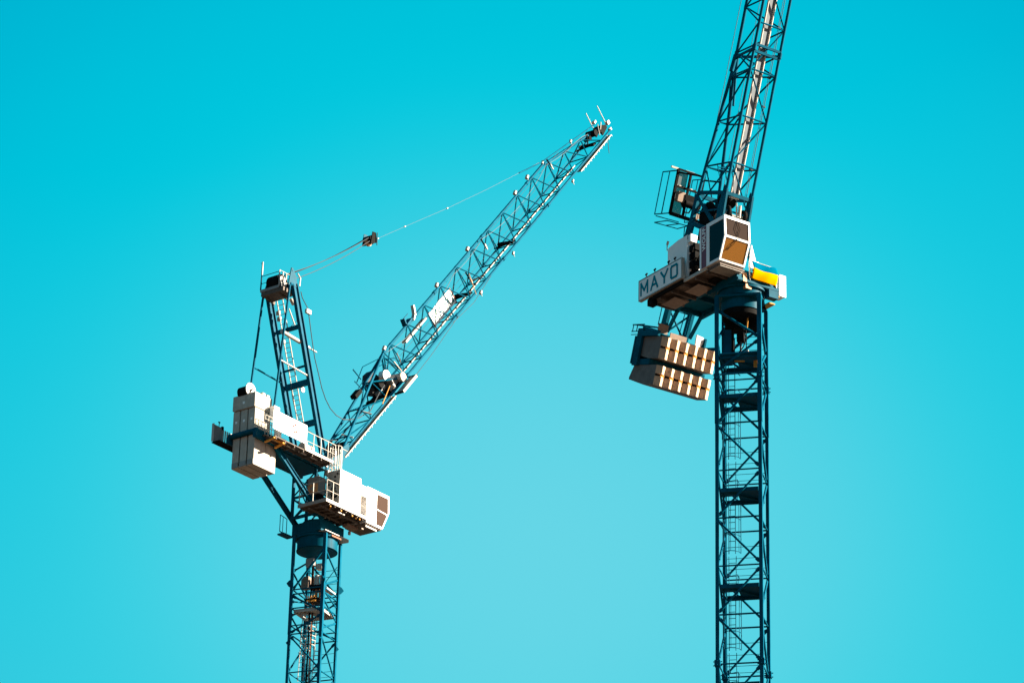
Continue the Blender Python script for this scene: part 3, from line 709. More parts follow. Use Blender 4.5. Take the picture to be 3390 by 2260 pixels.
topL = b.build('mast_top_section', M['teal'], L); topL.rotation_euler = (0, 0, rotL)
for q in lugs: q.build('lifting_lug', M['teal'], topL)
for x in (-HW, HW):
    for y in (-HW, HW): corner_leg(x, y, 74.72, 81.82, 'leg', topL, 0.23)
b = MB(); b.tube((0, 0, 80.98), (0, 0, 81.72), 1.40, 48); b.tube((0, 0, 80.93), (0, 0, 80.98), 1.44, 48); b.tube((0, 0, 81.72), (0, 0, 81.86), 1.52, 48); b.tube((0, 0, 80.90), (0, 0, 80.929), 1.34, 48, mi=1)
b.build('slewing_collar', [M['teal2'], M['teal']], topL)
for zz, nm in ((76.55, 'platform'),): platform_mb(zz).build(nm, M['galv'], topL)
lb = ladder_mb((-0.45, -0.35, 76.6), (-0.62, -0.35, 71.6), (1, 0, 0), .4, .33, .02, rs=.028); lb = ladder_mb((0.05, .2, 77.2), (-.1, .2, 74.0), (0.3, 1, 0), .42, .3, .03, b=lb, rs=.03)
lb = ladder_mb((0.5, -.1, 74.0), (0.2, -.1, 69.5), (1, 0.4, 0), .42, .3, .03, b=lb, rs=.03)
lb.build('ladder', M['galv'], topL)
b = MB()
b.path([(-.15, -.25, 80.3), (-.12, -.25, 79.0), (-.2, -.25, 77.5), (-.25, -.25, 60.0)], .07, 8, 0); b.path([(-.05, -.28, 80.2), (-.03, -.28, 78.0), (-.1, -.28, 60.0)], .04, 6, 1); b.path([(.05, -.2, 80.2), (.12, -.2, 79.2), (.0, -.2, 77.6), (-.02, -.2, 60.0)], .035, 6, 0)
b.build('supply_cable', [M['dark'], M['rust']], topL)
b = MB()
b.box(-.55, .05, -.55, -.2, 79.8, 80.35); b.build('junction_box', M['grey'], topL); b = MB(); b.box(.2, .62, -.4, 0, 79.55, 79.95); b.build('junction_box', M['galv'], topL); b = MB()
b.box(-1.0, -.45, -.2, .3, 78.35, 79.2, 1); b.tube((.2, -.2, 78.45), (.2, -.2, 79.15), .17, 12, 2); b.tube((.52, -.1, 78.5), (.52, -.1, 79.15), .15, 12, 2); b.tube((-.1, .15, 78.5), (-.1, .15, 79.1), .15, 12, 2)
b.box(-.2, .8, -.5, .4, 78.15, 78.38, 3); b.tube((.15, -.1, 77.4), (.15, -.1, 78.15), .12, 10, 4); b.tube((.45, -.1, 77.4), (.45, -.1, 78.15), .12, 10, 4); b.tube((.15, -.1, 77.15), (.15, -.1, 77.45), .55, 20, 3)
b.build('cable_terminal', [M['grey'], M['brownbox'], M['galv'], M['dark'], M['orange']], topL)
b = MB(); b.box(.8, 1.15, -.5, .9, 78.0, 78.12); b.build('side_plate', M['galv'], topL)
b = MB()
for i in range(7): b.tube((-.1+i*.11, -1.0, 77.0), (-.1+i*.11, -1.0, 77.38 + .05*(i % 2)), .035, 6, 1)
b.tube((-.3, -1.0, 77.2), (.9, -1.0, 77.2), .06, 8, 0); b.build('cable_rack', [M['dark'], M['amber']], topL)
b = MB()
for i, (x, z_) in enumerate([(-.35, 77.6), (-.3, 77.1), (-.2, 76.9), (-.4, 76.2), (-.25, 75.9), (-.1, 75.5), (-.05, 75.1), (-.35, 74.6), (-.45, 74.1), (-.2, 73.9), (-.5, 73.4), (0.0, 73.7)]):
    b.beam((x-.18, -.7, z_+.12), (x+.15, -.7, z_-.12), .09, .07)
b.build('cable_clamp', M['strip'], topL)
b = MB()
for zz in (79.9, 79.45, 78.9, 78.4): b.tube((-1.1, 1.1, zz), (1.1, 1.1, zz), .018, 6)
b.tube((-1.1, 1.05, 80.1), (0.4, 1.05, 78.3), .025, 6); b.tube((1.1, 1.05, 80.1), (-.4, 1.05, 78.3), .025, 6)
b.build('guard_rail', M['teal'], topL)

# ================================================================== LEFT CRANE : SLEWING FRAME AND TOWER HEAD
b = MB(); b.tube((0, 0, 81.90), (0, 0, 82.0), 1.5, 48); b.box(-1.27, 1.27, -1.27, 1.27, 82.0, 82.80)
b.tube((0, 0, 82.8), (0, 0, 83.0), 1.1, 40)
b.build('slewing_ring', M['teal2'], L)
b = MB(); b.prism([(-1.1, -1.62, 81.93), (1.45, -1.62, 81.93), (1.8, -1.3, 81.93), (1.5, .6, 81.93), (-1.1, -1.0, 81.93)], (0, 0, .05)); b.build('rim_plate', M['galv'], L)
b = MB(); b.box(-.3, .7, -1.56, -1.535, 81.73, 81.85); b.build('rust_patch_plate', M['rust'], L)
b = MB()
hx0, hx1, hy = -1.65, -.15, 1.0
for x in (hx0, hx1):
    for y in (-hy, hy): b.beam((x, y, 82.9), (x+.0, y, 86.5), .17, .17)
for y in (-hy, hy):
    b.tube((hx0, y, 83.0), (hx1, y, 84.5), .06, 8); b.tube((hx1, y, 84.6), (hx0, y, 86.2), .06, 8); b.tube((hx0, y, 84.55), (hx1, y, 84.55), .06, 8)
for x in (hx0, hx1):
    b.tube((x, -hy, 83.0), (x, hy, 84.55), .065, 8); b.tube((x, hy, 83.0), (x, -hy, 84.55), .055, 8); b.beam((x, -hy, 84.6), (x, hy, 84.6), .12, .15); b.tube((x, -hy, 84.7), (x, hy, 86.2), .065, 8); b.tube((x, hy, 84.7), (x, -hy, 86.2), .055, 8)
b.beam((hx0, -hy, 83.1), (hx0, hy, 83.1), .15, .2)
for sy in (-1.2, 1.2):
    b.ibeam((-6.3, sy, 86.55), (-.95, sy, 82.85), .22, .36, (0, 0, 1), .035)
b.build('tower_head', M['teal'], L)
b = MB(); b = ladder_mb((-.55, -1.25, 82.95), (-.55, -1.25, 86.4), (1, 0, 0), .42, .33, .022, b=b, rs=.035); b.build('ladder', M['galv'], L)
b = MB()
for x in (-2.25, -2.25): pass
b.path([(-2.3, 1.5, 82.1), (-2.3, 1.5, 83.3), (-1.6, 1.5, 83.2), (-1.6, 1.5, 82.0)], .03); b.path([(-2.3, 1.5, 82.1), (-1.6, 1.5, 82.0)], .04); b.tube((-2.0, 1.5, 82.1), (-2.0, 1.5, 83.2), .025, 6); b.box(-2.3, -1.25, 1.15, 1.7, 81.85, 81.95)
b.build('access_ladder', M['teal'], L)

# deck
b = MB()
for y in (-1.2, 1.2): b.beam((-8.5, y, 86.68), (-.6, y, 86.68), .20, .46)
for x in (-7.9, -6.2, -5.2, -4.2, -3.2, -2.2, -1.2): b.box(x-.06, x+.06, -1.1, 1.1, 86.5, 86.85)
b.box(-6.0, -.7, -1.09, 1.09, 86.86, 86.89)
b.box(-5.9, -1.0, -1.0, 1.0, 86.42, 86.45)
# band round the counterweight
for y in (-1.16, 1.16): b.beam((-8.3, y, 86.98), (-6.0, y, 86.98), .18, .30)
b.tube((-8.28, -1.13, 86.98), (-8.28, 1.13, 86.98), .19, 12); b.tube((-8.28, -1.16, 86.83), (-8.28, -1.16, 87.13), .16, 12); b.tube((-8.28, 1.16, 86.83), (-8.28, 1.16, 87.13), .16, 12)
for y in (-1.0, 1.0): b.prism([(-.9, y-.12, 86.45), (.9, y-.12, 87.45), (1.25, y-.12, 88.1), (.9, y-.12, 88.35), (-1.2, y-.12, 87.0), (-1.6, y-.12, 86.45)], (0, .22, 0))
b.build('deck_frame', M['teal2'], L)
b = MB()
b.box(-5.6, -1.6, -1.305, -1.301, 86.88, 86.93); b.build('flange_highlight', M['galv'], L)  # pale strip painted for the sunlit edge of the deck beam
# near walkway
b = MB(); b.box(-7.55, -1.5, -2.28, -1.42, 86.54, 86.60, 0); b.box(-7.75, -6.5, -1.55, -1.27, 86.72, 86.78, 0)
for i in range(7):
    x = -7.4+i*.95; b.box(x, x+.07, -2.26, -1.31, 86.40, 86.538, 0)
b.box(-7.5, -1.55, -1.5, -1.44, 86.42, 86.538, 0)
wk = b.build('walkway', M['grate'], L)
b = MB()
for i in range(3): b.box(-5.9+i*1.25, -5.1+i*1.25, -1.96, -1.88, 86.44, 86.52, 0)
b.box(-1.75, -1.6, -2.0, -1.9, 86.3, 86.42, 0); b.build('support_rail', M['galv'], wk)
b = MB(); b.beam((-7.62, -2.3, 86.42), (-7.5, -1.35, 86.34), .14, .10); b.beam((-6.65, -2.3, 86.34), (-6.45, -1.35, 86.26), .16, .12); b.box(-7.4, -6.1, -2.0, -1.9, 86.42, 86.52); b.build('wooden_bracket', M['amber'], wk)
b = MB(); b.box(-4.4, -1.45, -2.33, -2.30, 86.56, 86.76); b.build('toe_board', M['galv'], wk)
railing('railing', [(-4.35, -2.31, 86.6), (-1.25, -2.31, 86.6)], L, 1.38, n=4, mid=2, post=.06, rail=.05)
railing('railing', [(-7.75, -1.5, 86.78), (-6.75, -1.5, 86.78)], L, 1.45, n=3, mid=5)
# caged ladder at the deck end
b = MB()
cx, cy, rr = -.85, -2.05, .42
for zz in (88.0, 86.55, 86.0):
    b.path([(cx+rr*cos(radians(a)), cy+rr*sin(radians(a)), zz) for a in range(-180, 181, 30)], .03)
for a in range(-120, 121, 40): b.tube((cx+rr*cos(radians(a)), cy+rr*sin(radians(a)), 86.0), (cx+rr*cos(radians(a)), cy+rr*sin(radians(a)), 88.0), .035, 6)
b.tube((-.6, -2.3, 87.95), (-.05, -2.4, 87.9), .03, 6)
b.build('ladder_cage', M['galv'], L)
b = MB(); b = ladder_mb((-1.1, -2.1, 83.5), (-1.1, -2.1, 87.9), (1, .2, 0), .42, .33, .02, b=b, rs=.03); b.build('ladder', M['galv'], L)
# banner
b = MB(); b.box(-7.9, -4.4, -2.37, -2.33, 87.0, 88.36); bn = b.build('banner', M['white'], L)
text_mesh('lettering', 'VINCI', .52, M['faint'], bn, (-7.45, -2.374, 87.62), (1, 0, 0), (0, 0, 1), 1.05)
text_mesh('lettering', 'CONSTRUCTION', .16, M['faint'], bn, (-7.2, -2.374, 87.36), (1, 0, 0), (0, 0, 1), 1.1)
b = MB()
for dx, dz in ((0, .28), (-.2, .12), (.18, .0), (-.05, -.26), (.16, -.2)): b.box(-5.62+dx-.09, -5.62+dx+.09, -2.379, -2.371, 87.72+dz-.09, 87.72+dz+.09)
b.build('emblem', M['emblem'], bn)
text_mesh('lettering', '355 B', .34, M['galv'], L, (-3.6, -1.306, 86.52), (1, 0, 0), (0, 0, 1), 1.1)
text_mesh('lettering', 'WOLFF', .28, M['galv'], L, (-5.4, -1.306, 86.52), (1, 0, 0), (0, 0, 1), 1.1)
# machinery on the deck
b = MB(); b.tube((-3.9, -1.5, 87.15), (-3.0, -1.5, 87.2), .32, 20, 0); b.tube((-3.0, -1.5, 87.2), (-2.92, -1.5, 87.2), .36, 20, 1); b.box(-3.8, -3.1, -1.8, -1.2, 86.62, 86.85, 0)
b.build('electric_motor', [M['grey'], M['galv']], L)
b = MB(); b.tube((-2.4, -.7, 87.4), (-2.4, .7, 87.4), .5, 24); b.box(-5.4, -4.6, -.7, .5, 86.9, 87.6); b.build('luffing_winch', M['dark'], L)
b = MB(); b.box(-6.5, -6.15, -1.6, -1.25, 86.8, 88.75); b.box(-6.9, -6.35, -1.5, -1.1, 88.3, 89.2); b.build('control_box', M['white'], L)
b = MB(); b.box(-1.1, -.75, -1.6, -1.3, 86.0, 86.35, 0); b.path([(-.95, -1.4, 86.3), (-.8, -1.45, 85.9), (-.95, -1.45, 85.5), (-.7, -1.4, 85.0)], .05, 6, 1); b.path([(-1.2, -1.4, 86.3), (-1.25, -1.4, 85.7), (-1.1, -1.4, 85.4)], .04, 6, 1); b.tube((-.62, -1.7, 86.0), (-.62, -1.58, 86.0), .2, 14, 0)
b.build('cable_guide', [M['galv'], M['dark']], L)

# counterweights
def block(nm, x0, x1, y0, y1, z0, z1, mt, par=L, marks=None):
    b_ = MB(); e = .03
    b_.hexa([(x0+e, y0+e, z0), (x1-e, y0+e, z0), (x1-e, y1-e, z0), (x0+e, y1-e, z0), (x0+e, y0+e, z0+e), (x1-e, y0+e, z0+e), (x1-e, y1-e, z0+e), (x0+e, y1-e, z0+e)])
    b_.box(x0, x1, y0, y1, z0+e+.001, z1)
    o_ = b_.build(nm, mt, par)
    if marks:
        q = MB(); q.box(x0-.006, x0-.001, marks[0]-.09, marks[0]+.09, marks[1]-.09, marks[1]+.09); q.build('paper_label', M['white'], o_)
    return o_
block('counterweight_block', -8.36, -6.62, -1.0, 1.0, 88.78, 89.86, M['conc'], marks=(.02, 89.25))
for i in range(3):
    ya = -.98 + i*.69; yb = ya+.58
    block('counterweight_block', -8.26, -6.65, ya, yb, 87.16, 88.74, M['conc'], marks=((ya+yb)/2, 87.95))
    # lower hanging slab with rounded upper front corner
    for xa, xb_ in ((-8.15, -7.03), (-7.0, -5.92)):
        b = MB()
        if xb_ > -6:
            pr = [(xa, ya, 84.62), (xb_, ya, 84.62), (xb_, ya, 86.05), (xb_-.12, ya, 86.35), (xb_-.35, ya, 86.62), (xb_-.6, ya, 86.78), (xa, ya, 86.80)]
            if i == 2: pass
        else: pr = [(xa, ya, 84.62), (xb_, ya, 84.62), (xb_, ya, 86.80), (xa, ya, 86.80)]
        b.prism(pr, (0, .58, 0)); b.build('counterweight_block', M['conc'], L)
b = MB(); b.box(-8.0, -6.1, -.95, .95, 84.72, 84.8); b.box(-8.14, -6.7, -.95, .95, 88.70, 88.77); b.box(-8.1, -8.0, -.9, .9, 84.8, 88.7); b.build('dark_backing', M['dark'], L)  # added dark sheets give the gaps between slabs their shade
for i in range(3):
    b = MB(); b.box(-8.19, -8.155, -.97+i*.69, -.42+i*.69, 84.66, 85.02); b.build('grey_band', M['grey'], L)  # grey band along the lower end face of each slab
b = MB(); b.tube((-8.1, .55, 90.12), (-8.1, -.25, 90.12), .42, 28, 0); b.tube((-8.1, -.25, 90.2), (-8.1, -.34, 90.2), .50, 28, 1); b.path([(-8.1, -.36, 90.2), (-8.1, -.55, 90.2)], .05, 6, 0); b.path([(-8.25, -.37, 89.9), (-8.05, -.37, 90.2)], .035, 6, 0)
b.box(-8.4, -7.8, -.3, .6, 89.87, 89.95, 0); b.build('cable_reel', [M['dark'], M['galv']], L)
b = MB(); b.box(-7.5, -7.2, -.9, -.5, 89.87, 90.1, 0); b.box(-7.1, -6.75, -.95, -.6, 89.87, 90.05, 0); b.box(-7.8, -7.6, -.6, -.4, 89.87, 90.0, 0); b.build('lifting_bracket', M['conc'], L)
# far side walkway and board behind
b = MB(); b.box(-9.2, -8.2, 1.95, 2.0, 86.6, 87.85, 0); b.box(-9.22, -9.17, 1.85, 2.03, 86.58, 87.87, 1)
for i in range(5): b.box(-8.15+i*.2, -8.05+i*.2, 1.95, 2.0, 86.62, 87.75, 1)
b.box(-9.2, -7.0, 1.3, 2.0, 86.45, 86.52, 2); b.tube((-8.65, 1.9, 87.85), (-8.65, 1.9, 88.12), .03, 6, 2); b.tube((-8.72, 1.9, 88.12), (-8.58, 1.9, 88.12), .05, 6, 2); b.box(-8.3, -8.15, 1.9, 2.05, 87.7, 87.95, 2)
b.build('side_board', [M['grey'], M['galv'], M['dark']], L)

# cab deck
b = MB(); b.box(-2.78, 1.5, -3.0, -.55, 83.22, 83.30, 0); b.box(-2.78, 1.5, -3.06, -3.001, 83.20, 83.42, 1); b.box(-2.84, -2.781, -3.06, -.5, 83.20, 83.44, 2)
for i in range(7): b.box(-2.4+i*.6, -2.32+i*.6, -2.98, -.6, 83.08, 83.218, 0)
for y in (-2.4, -1.4): b.box(-2.7, 3.2, y-.07, y+.07, 82.98, 83.079, 0)
b.box(1.55, 3.25, -2.95, -1.1, 82.93, 83.0, 0)
b.box(-1.2, -.45, -2.75, -2.68, 82.96, 83.02, 1); b.box(1.55, 2.75, -3.0, -2.9, 82.72, 82.82, 1); b.box(1.6, 1.8, -2.6, -2.4, 82.6, 82.8, 3); b.box(.8, 1.9, -2.0, -1.5, 82.75, 82.95, 3); b.box(1.9, 2.05, -1.25, -1.12, 82.6, 82.85, 1)
cdk = b.build('cab_deck', [M['grate'], M['galv'], M['grey'], M['brownbox']], L)
for (x, y) in ((-2.2, -2.9), (-1.9, -2.6), (-1.1, -2.95), (.1, -2.95), (.55, -2.9), (.9, -2.95), (-.3, -2.2), (1.1, -2.4)): b = MB(); b.box(x, x+.1, y, y+.06, 83.02, 83.12); b.build('bracket_stub', M['amber'], cdk)
cabL = make_cab(L, 1.52, 3.90, 3.28, -3.05, -1.15, 83.02, 85.66, 'L')
b = MB(); b.box(-1.42, .82, -3.02, -1.9, 83.46, 86.0, 0); ecab = b.build('electrical_cabinet', M['white'], L)
b = MB()
for x in (-.68, .08): b.box(x, x+.015, -3.024, -3.0205, 83.5, 85.95)
for x in (-.55, .2):
    for k in range(5): b.box(x, x+.35, -3.024, -3.0205, 85.45+k*.06, 85.475+k*.06)
for x in (-.78, -.02): b.box(x, x+.03, -3.05, -3.0205, 84.5, 84.72)
b.build('panel_seam', M['grey'], ecab)
b = MB(); b.box(-1.445, -1.421, -2.98, -1.95, 83.5, 85.95, 0)
for i in range(24): 
    z_ = random.uniform(83.7, 85.7); y_ = random.uniform(-2.9, -2.1); b.box(-1.50, -1.446, y_, y_+random.uniform(.05, .14), z_, z_+random.uniform(.06, .16), 1)
for i in range(7):
    z_ = random.uniform(83.7, 85.0); y_ = random.uniform(-2.85, -2.3); b.path([(-1.5, y_, z_), (-1.55, y_+.15, z_+.18), (-1.5, y_+.3, z_+.05)], .02, 6, 1)
b.build('switch_panel', [M['conc'], M['dark']], ecab)
b = MB(); b.box(.86, 1.46, -3.0, -2.3, 84.85, 85.6, 0); b.tube((1.16, -3.01, 85.3), (1.16, -3.03, 85.3), .2, 20, 1); b.build('air_conditioner', [M['white'], M['grey']], L)
b = MB(); b.box(.9, 1.42, -2.2, -2.1, 83.4, 85.2, 0); b.path([(1.0, -2.5, 83.5), (1.2, -2.5, 83.9), (1.05, -2.5, 84.2), (1.25, -2.5, 84.5)], .05, 6, 1); b.box(.95, 1.15, -2.6, -2.4, 83.45, 84.1, 1); b.build('cab_door', [M['orange'], M['dark']], L)
b = MB(); b.box(-1.9, -1.9+.75, -1.5, -.5, 84.45, 85.68, 0); bb = b.build('brown_cabinet', M['grey'], L)
b = MB(); b.box(-1.925, -1.903, -1.44, -.56, 84.5, 85.15, 0); b.prism([(-1.94, -1.3, 84.85), (-1.94, -1.0, 84.65), (-1.94, -.7, 84.85), (-1.94, -1.0, 84.95)], (.012, 0, 0), 1); b.build('door_panel', [M['orange'], M['grey']], bb)
b = MB(); b.box(-1.7, -1.2, -1.4, -.7, 83.32, 84.45); b.path([(-1.6, -1.6, 83.35), (-1.5, -1.65, 83.9), (-1.3, -1.65, 83.5)], .12); b.build('control_box', M['dark'], L)
railing('railing', [(-2.80, -3.03, 83.3), (-1.45, -3.03, 83.3)], L, 1.5, n=2, mid=2, post=.07, rail=.05)
railing('railing', [(-2.80, -3.03, 83.3), (-2.80, -.6, 83.3)], L, 1.5, n=2, mid=2, post=.07)
railing('railing', [(.86, -3.03, 83.3), (1.46, -3.03, 83.3)], L, 1.5, n=1, mid=2)

# ================================================================== LEFT CRANE : A-FRAME
af = child_empty('a_frame', L)
for y in (-1.2, 1.2):
    b = MB(); b.ibeam((-1.0, y, 86.8), (-5.2, y, 99.05), .26, .50, (1, 0, 0), .05); b.build('frame_leg', M['teal'], af)
    b = MB(); b.tube((-5.65, y, 98.9), (-6.65, y, 88.7 if y < 0 else 89.3), .085, 10); b.tube((-5.65, y, 98.9), (-5.25, y, 98.9), .12, 10)
    b.build('back_stay', M['teal'], af)
    b = MB(); b.tube((-6.27, y, 92.9), (-3.2, y, 92.75), .06, 8); b.build('stay_strut', M['teal'] if y > 0 else M['galv'], af)
def leg_x(z_): return -1.0 + (z_-86.8)*(-4.2/12.25)
for z_, d_, w_ in ((96.2, .26, .22), (93.55, .12, .12), (92.45, .42, .22), (89.75, .40, .22), (98.8, .35, .3)):
    b = MB(); b.beam((leg_x(z_), -1.08, z_), (leg_x(z_), 1.08, z_), w_, d_); b.build('cross_beam', M['teal'], af)
b = MB(); b.tube((leg_x(95.2)-2.2, -1.05, 95.15), (leg_x(95.2)-.2, -1.03, 95.05), .14, 10); b.tube((leg_x(95)+.1, -1.03, 95.0), (-2.3, -1.05, 94.92), .055, 8); b.tube((leg_x(95)+.1, -1.03, 95.0), (leg_x(95)+.7, -1.03, 94.96), .13, 8)
b.box(-4.1, -3.62, -1.55, -1.35, 97.2, 97.5); b.build('swing_arm', M['galv'], af)
b = MB(); b.tube((-4.6, -.3, 97.6), (-3.9, -.3, 96.6), .045, 8); b.tube((-4.55, -.4, 98.3), (-4.5, -.6, 97.9), .14, 8); b.tube((-2.9, -.5, 92.0), (-2.9, -.42, 92.0), .2, 16); b.build('pulley', M['galv'], af)
b = MB(); lx = .30
b = ladder_mb((leg_x(98.4)+.1, .35, 98.3), (leg_x(87)+.1, .35, 87.0), (0, 1, 0), .52, .34, .022, b=b, rs=.045); b.build('ladder', M['galv'], af)
b = MB()
for z_ in (97.4, 97.0, 95.4): b.box(leg_x(z_)+.05, leg_x(z_)+.2, .62, .9, z_, z_+.3)
b.build('cable_box', M['strip'], af)
# head platform
b = MB(); b.box(-6.1, -4.7, -.55, 1.1, 98.62, 98.68, 0); b.box(-6.14, -6.101, -.58, 1.12, 98.60, 98.80, 1); b.box(-6.1, -4.9, -1.0, 1.05, 98.30, 98.60, 0)
for y in (-.4, .9): b.beam((-6.0, y, 98.45), (-4.8, y, 98.2), .12, .25, mi=0)
hp = b.build('head_platform', [M['grate'], M['grey']], af)
railing('railing', [(-6.1, 1.1, 98.7), (-6.1, -.55, 98.7)], hp, 1.15, n=1, mid=2, m=M['dark'], post=.05)
railing('railing', [(-6.1, -.58, 98.7), (-5.0, -.58, 98.7)], hp, 1.25, n=3, mid=1, post=.07)
railing('railing', [(-4.7, -.6, 98.7), (-4.7, .7, 98.7)], hp, 1.15, n=1, mid=2, m=M['dark'], post=.05)
b = MB(); b.tube((-5.5, -.35, 99.25), (-5.5, .62, 99.25), .62, 32); b.tube((-5.0, -.85, 98.95), (-5.0, -.55, 98.95), .35, 20); b.build('sheave', M['dark'], af)
b = MB()
b.tube((-5.5, -.42, 99.25), (-5.5, -.37, 99.25), .45, 32)
b.build('sheave_flange', M['grey'], af)
b = MB(); b.prism([(-5.85, -1.25, 98.75), (-4.9, -1.25, 98.85), (-5.05, -1.25, 99.6), (-5.45, -1.25, 100.15), (-5.6, -1.25, 100.15)], (0, .08, 0)); b.tube((-5.5, -1.27, 99.95), (-5.5, -1.15, 99.95), .07, 10); b.build('head_plate', M['teal2'], af); b = MB(); b.prism([(-5.85, .95, 98.75), (-4.9, .95, 98.85), (-5.05, .95, 99.3), (-5.6, .95, 99.5)], (0, .08, 0)); b.build('head_plate', M['teal2'], af)
b = MB(); b.path([(-4.75, -1.3, 99.0), (-4.7, -1.3, 99.65), (-5.0, -1.3, 99.9)], .06); b.build('davit', M['galv'], af)
b = MB(); b.tube((-5.95, 1.25, 98.9), (-5.9, 1.25, 100.2), .05, 8, 1); b.tube((-5.9, 1.25, 100.1), (-5.88, 1.25, 101.1), .06, 8, 0); b.path([(-6.05, 1.25, 100.95), (-5.75, 1.25, 100.95)], .03, 6, 1); b.build('wind_gauge', [M['galv'], M['teal']], af)
b = MB(); b.path([(-4.68, -1.4, 98.6), (-4.5, -1.4, 98.2), (-3.88, -1.45, 97.55), (-3.72, -1.4, 97.2), (-3.29, -1.3, 96.1), (-2.9, -1.2, 95.2), (-2.52, -1.1, 94.4), (-1.9, -1.0, 93.4), (-1.37, -.9, 92.57), (-.8, -.8, 91.95), (-.26, -.8, 91.44), (.4, -.8, 91.15), (1.3, -.7, 91.15), (2.2, -.6, 91.45), (3.2, -.6, 91.95), (4.4, -.6, 92.9), (5.3, -.6, 94.6), (5.85, -.6, 95.4)], .035); b.build('control_cable', M['rope'], af); b = MB()
b.path([(-3.5, .1, 92.3), (-3.3, .1, 91.4), (-2.9, .1, 90.5), (-2.4, 0, 89.9), (-1.9, -.2, 89.4), (-1.0, -.3, 89.2), (0.2, -.3, 89.3), (1.2, -.3, 89.6)], .025); b.build('control_cable', M['rope'], af); b = MB()
b.path([(-3.9, -.4, 97.9), (-3.7, -.3, 97.0), (-4.4, .1, 96.0)], .02); b.build('control_cable', M['rope'], af)

# ================================================================== LEFT CRANE : JIB
thL = radians(50.8)
jL = child_empty('luffing_jib', L, (1.0, 0, 88.25), (0, -thL, 0))
tops = jib_struct(jL, 50.6, 2.22, 0.91, [(0.15, 0.95, 0.12)], 13.65, 2.92, taper_at=40.6, join=11.1, r=0.102)
for y in (-.95, .95):
    b = MB(); b.prism([(-.25, y-.08, -.22), (1.0, y-.08, -.15), (1.3, y-.08, .25), (.2, y-.08, .4), (-.25, y-.08, .2)], (0, .16, 0)); b.tube((0, y-.16, 0), (0, y+.16, 0), .16, 16)
    b.build('pivot_plate', M['teal2'], jL)
# walkway rails, lower edge at the root and the tip
for sa, sb_ in ((0.3, 8.7), (43.8, 50.3)):
    b = MB(); k = 1.0
    b.box(sa, sb_, -.92, -.62, -.33, -.30, 0)
    b.box(sa, sb_, -.98, -.94, -.37, -.29, 1); b.box(sa, sb_, -.60, -.56, -.30, -.17, 1)
    s = sa+.3
    while s < sb_: b.box(s, s+.06, -1.03, -.95, -.44, -.36, 2); s += .55
    b.build('underside_walkway', [M['orangegrate'], M['strip'], M['grey']], jL)
b = MB(); s = 9.2; i = 0
while s < 43.5:
    l_ = .55 + .25*((i*7) % 3)/2; b.box(s, s+l_, -.66, -.62, .25, .31, 1); s += l_+.22; i += 1
b.box(9, 43.8, -.58, -.35, .20, .225, 0); b.box(9, 43.8, -.345, -.31, .18, .25, 0)
b.build('walkway', [M['grate'], M['strip']], jL)
b = MB(); b.path([(43.5, -.1, 1.9), (30, 0, 2.0), (11.2, .1, 2.0)], .012); b.path([(46, .1, 1.2), (8.5, .3, 1.2)], .012); b.path([(50, .1, .6), (8.5, .3, .9)], .012); b.path([(20, -.95, -.12), (15, -.97, -.42), (12, -.97, -.5), (10.5, -1.0, -.3)], .02); b.path([(26.2, -.9, -.1), (22.5, -.98, -.38), (19, -.95, -.12)], .02); b.build('hoist_rope', M['rope'], jL)
b = MB(); pts = []
anch = [(46.1, 2*.68), (40.9, 2.05), (28.4, 2.15), (23.0, 2.05), (11.3, 2.1), ]
for (a, ha), (c, hc) in zip(anch[:-1], anch[1:]):
    L_ = a-c; sag = .035*L_**1.35*.75 if L_ < 9 else 1.05
    pts += [(a+(c-a)*t/8, -.2, ha+(hc-ha)*t/8 - 4*sag*.55*(t/8)*(1-t/8)) for t in range(8)]
pts.append((11.3, -.2, 2.1)); b.path(pts, .022, 6); b.path([(46.1, -.2, 1.36), (47.6, -.1, 1.15), (48.5, -.1, .9)], .022); b.build('festoon_cable', M['lightrope'], jL)
for s, h in ((20.7, 2.42), (26.34, 2.42), (35.5, 2.42), (38.0, 2.5), (11.4, 2.35), (45.9, 1.6), (40.9, 2.3)): lamp_on_chord(jL, s, 0, h, 1.25 if s < 40 else 1.0, 'rope_roller')
lamp_on_chord(jL, 23.9, -.95, -.35, 1.1, 'rope_roller'); lamp_on_chord(jL, 30.1, -.95, -.35, .9, 'rope_roller'); lamp_on_chord(jL, 42.1, -.95, -.35, .9, 'rope_roller')
for s, h in ((24.2, .75), (28.0, 1.6), (41.1, 1.7)):
    b = MB(); b.tube((s, -.42, h), (s+.035, -.49, h), .25, 20, 0); b.tube((s-.01, -.40, h), (s+.04, -.505, h), .05, 10, 1); b.beam((s, -.42, h), (s+.1, -.3, h+.7), .1, .08, mi=1); b.build('guide_pulley', [M['galv'], M['dark']], jL)
for s in (22.8, 31.0, 47.5):
    b = MB(); b.beam((s, -.85, .25), (s-.1, .5, .45), .3, .16); b.beam((s+.3, -.85, .2), (s-.4, .8, .3), .12, .12); b.build('tie_frame', M['dark'], jL)
b = MB(); b.beam((25.6, -.7, .3), (25.2, .4, .3), .26, .05); b.build('plank', M['orange'], jL)
b = MB(); b.tube((23.2, -1.0, -.1), (24.2, -.6, 1.3), .03, 6); b.build('sheave_arm', M['amber'], jL)
# sign inside the jib
b = MB(); b.hexa([(18.37, .18, .21), (22.12, .18, .21), (22.12, .22, .21), (18.37, .22, .21), (18.37, .18, 1.35), (22.12, .18, 1.35), (22.12, .22, 1.35), (18.37, .22, 1.35)])
sg = b.build('sign_board', M['white'], jL)
b = MB()
for s in (18.34, 22.15): b.box(s-.03, s+.03, .14, .25, .15, 1.41)
b.build('sign_frame', M['rust'], sg)
stroke_text('MAYO', .70, .64, .27, 18.62, .178, .42, .12, M['tealtxt2'], sg)
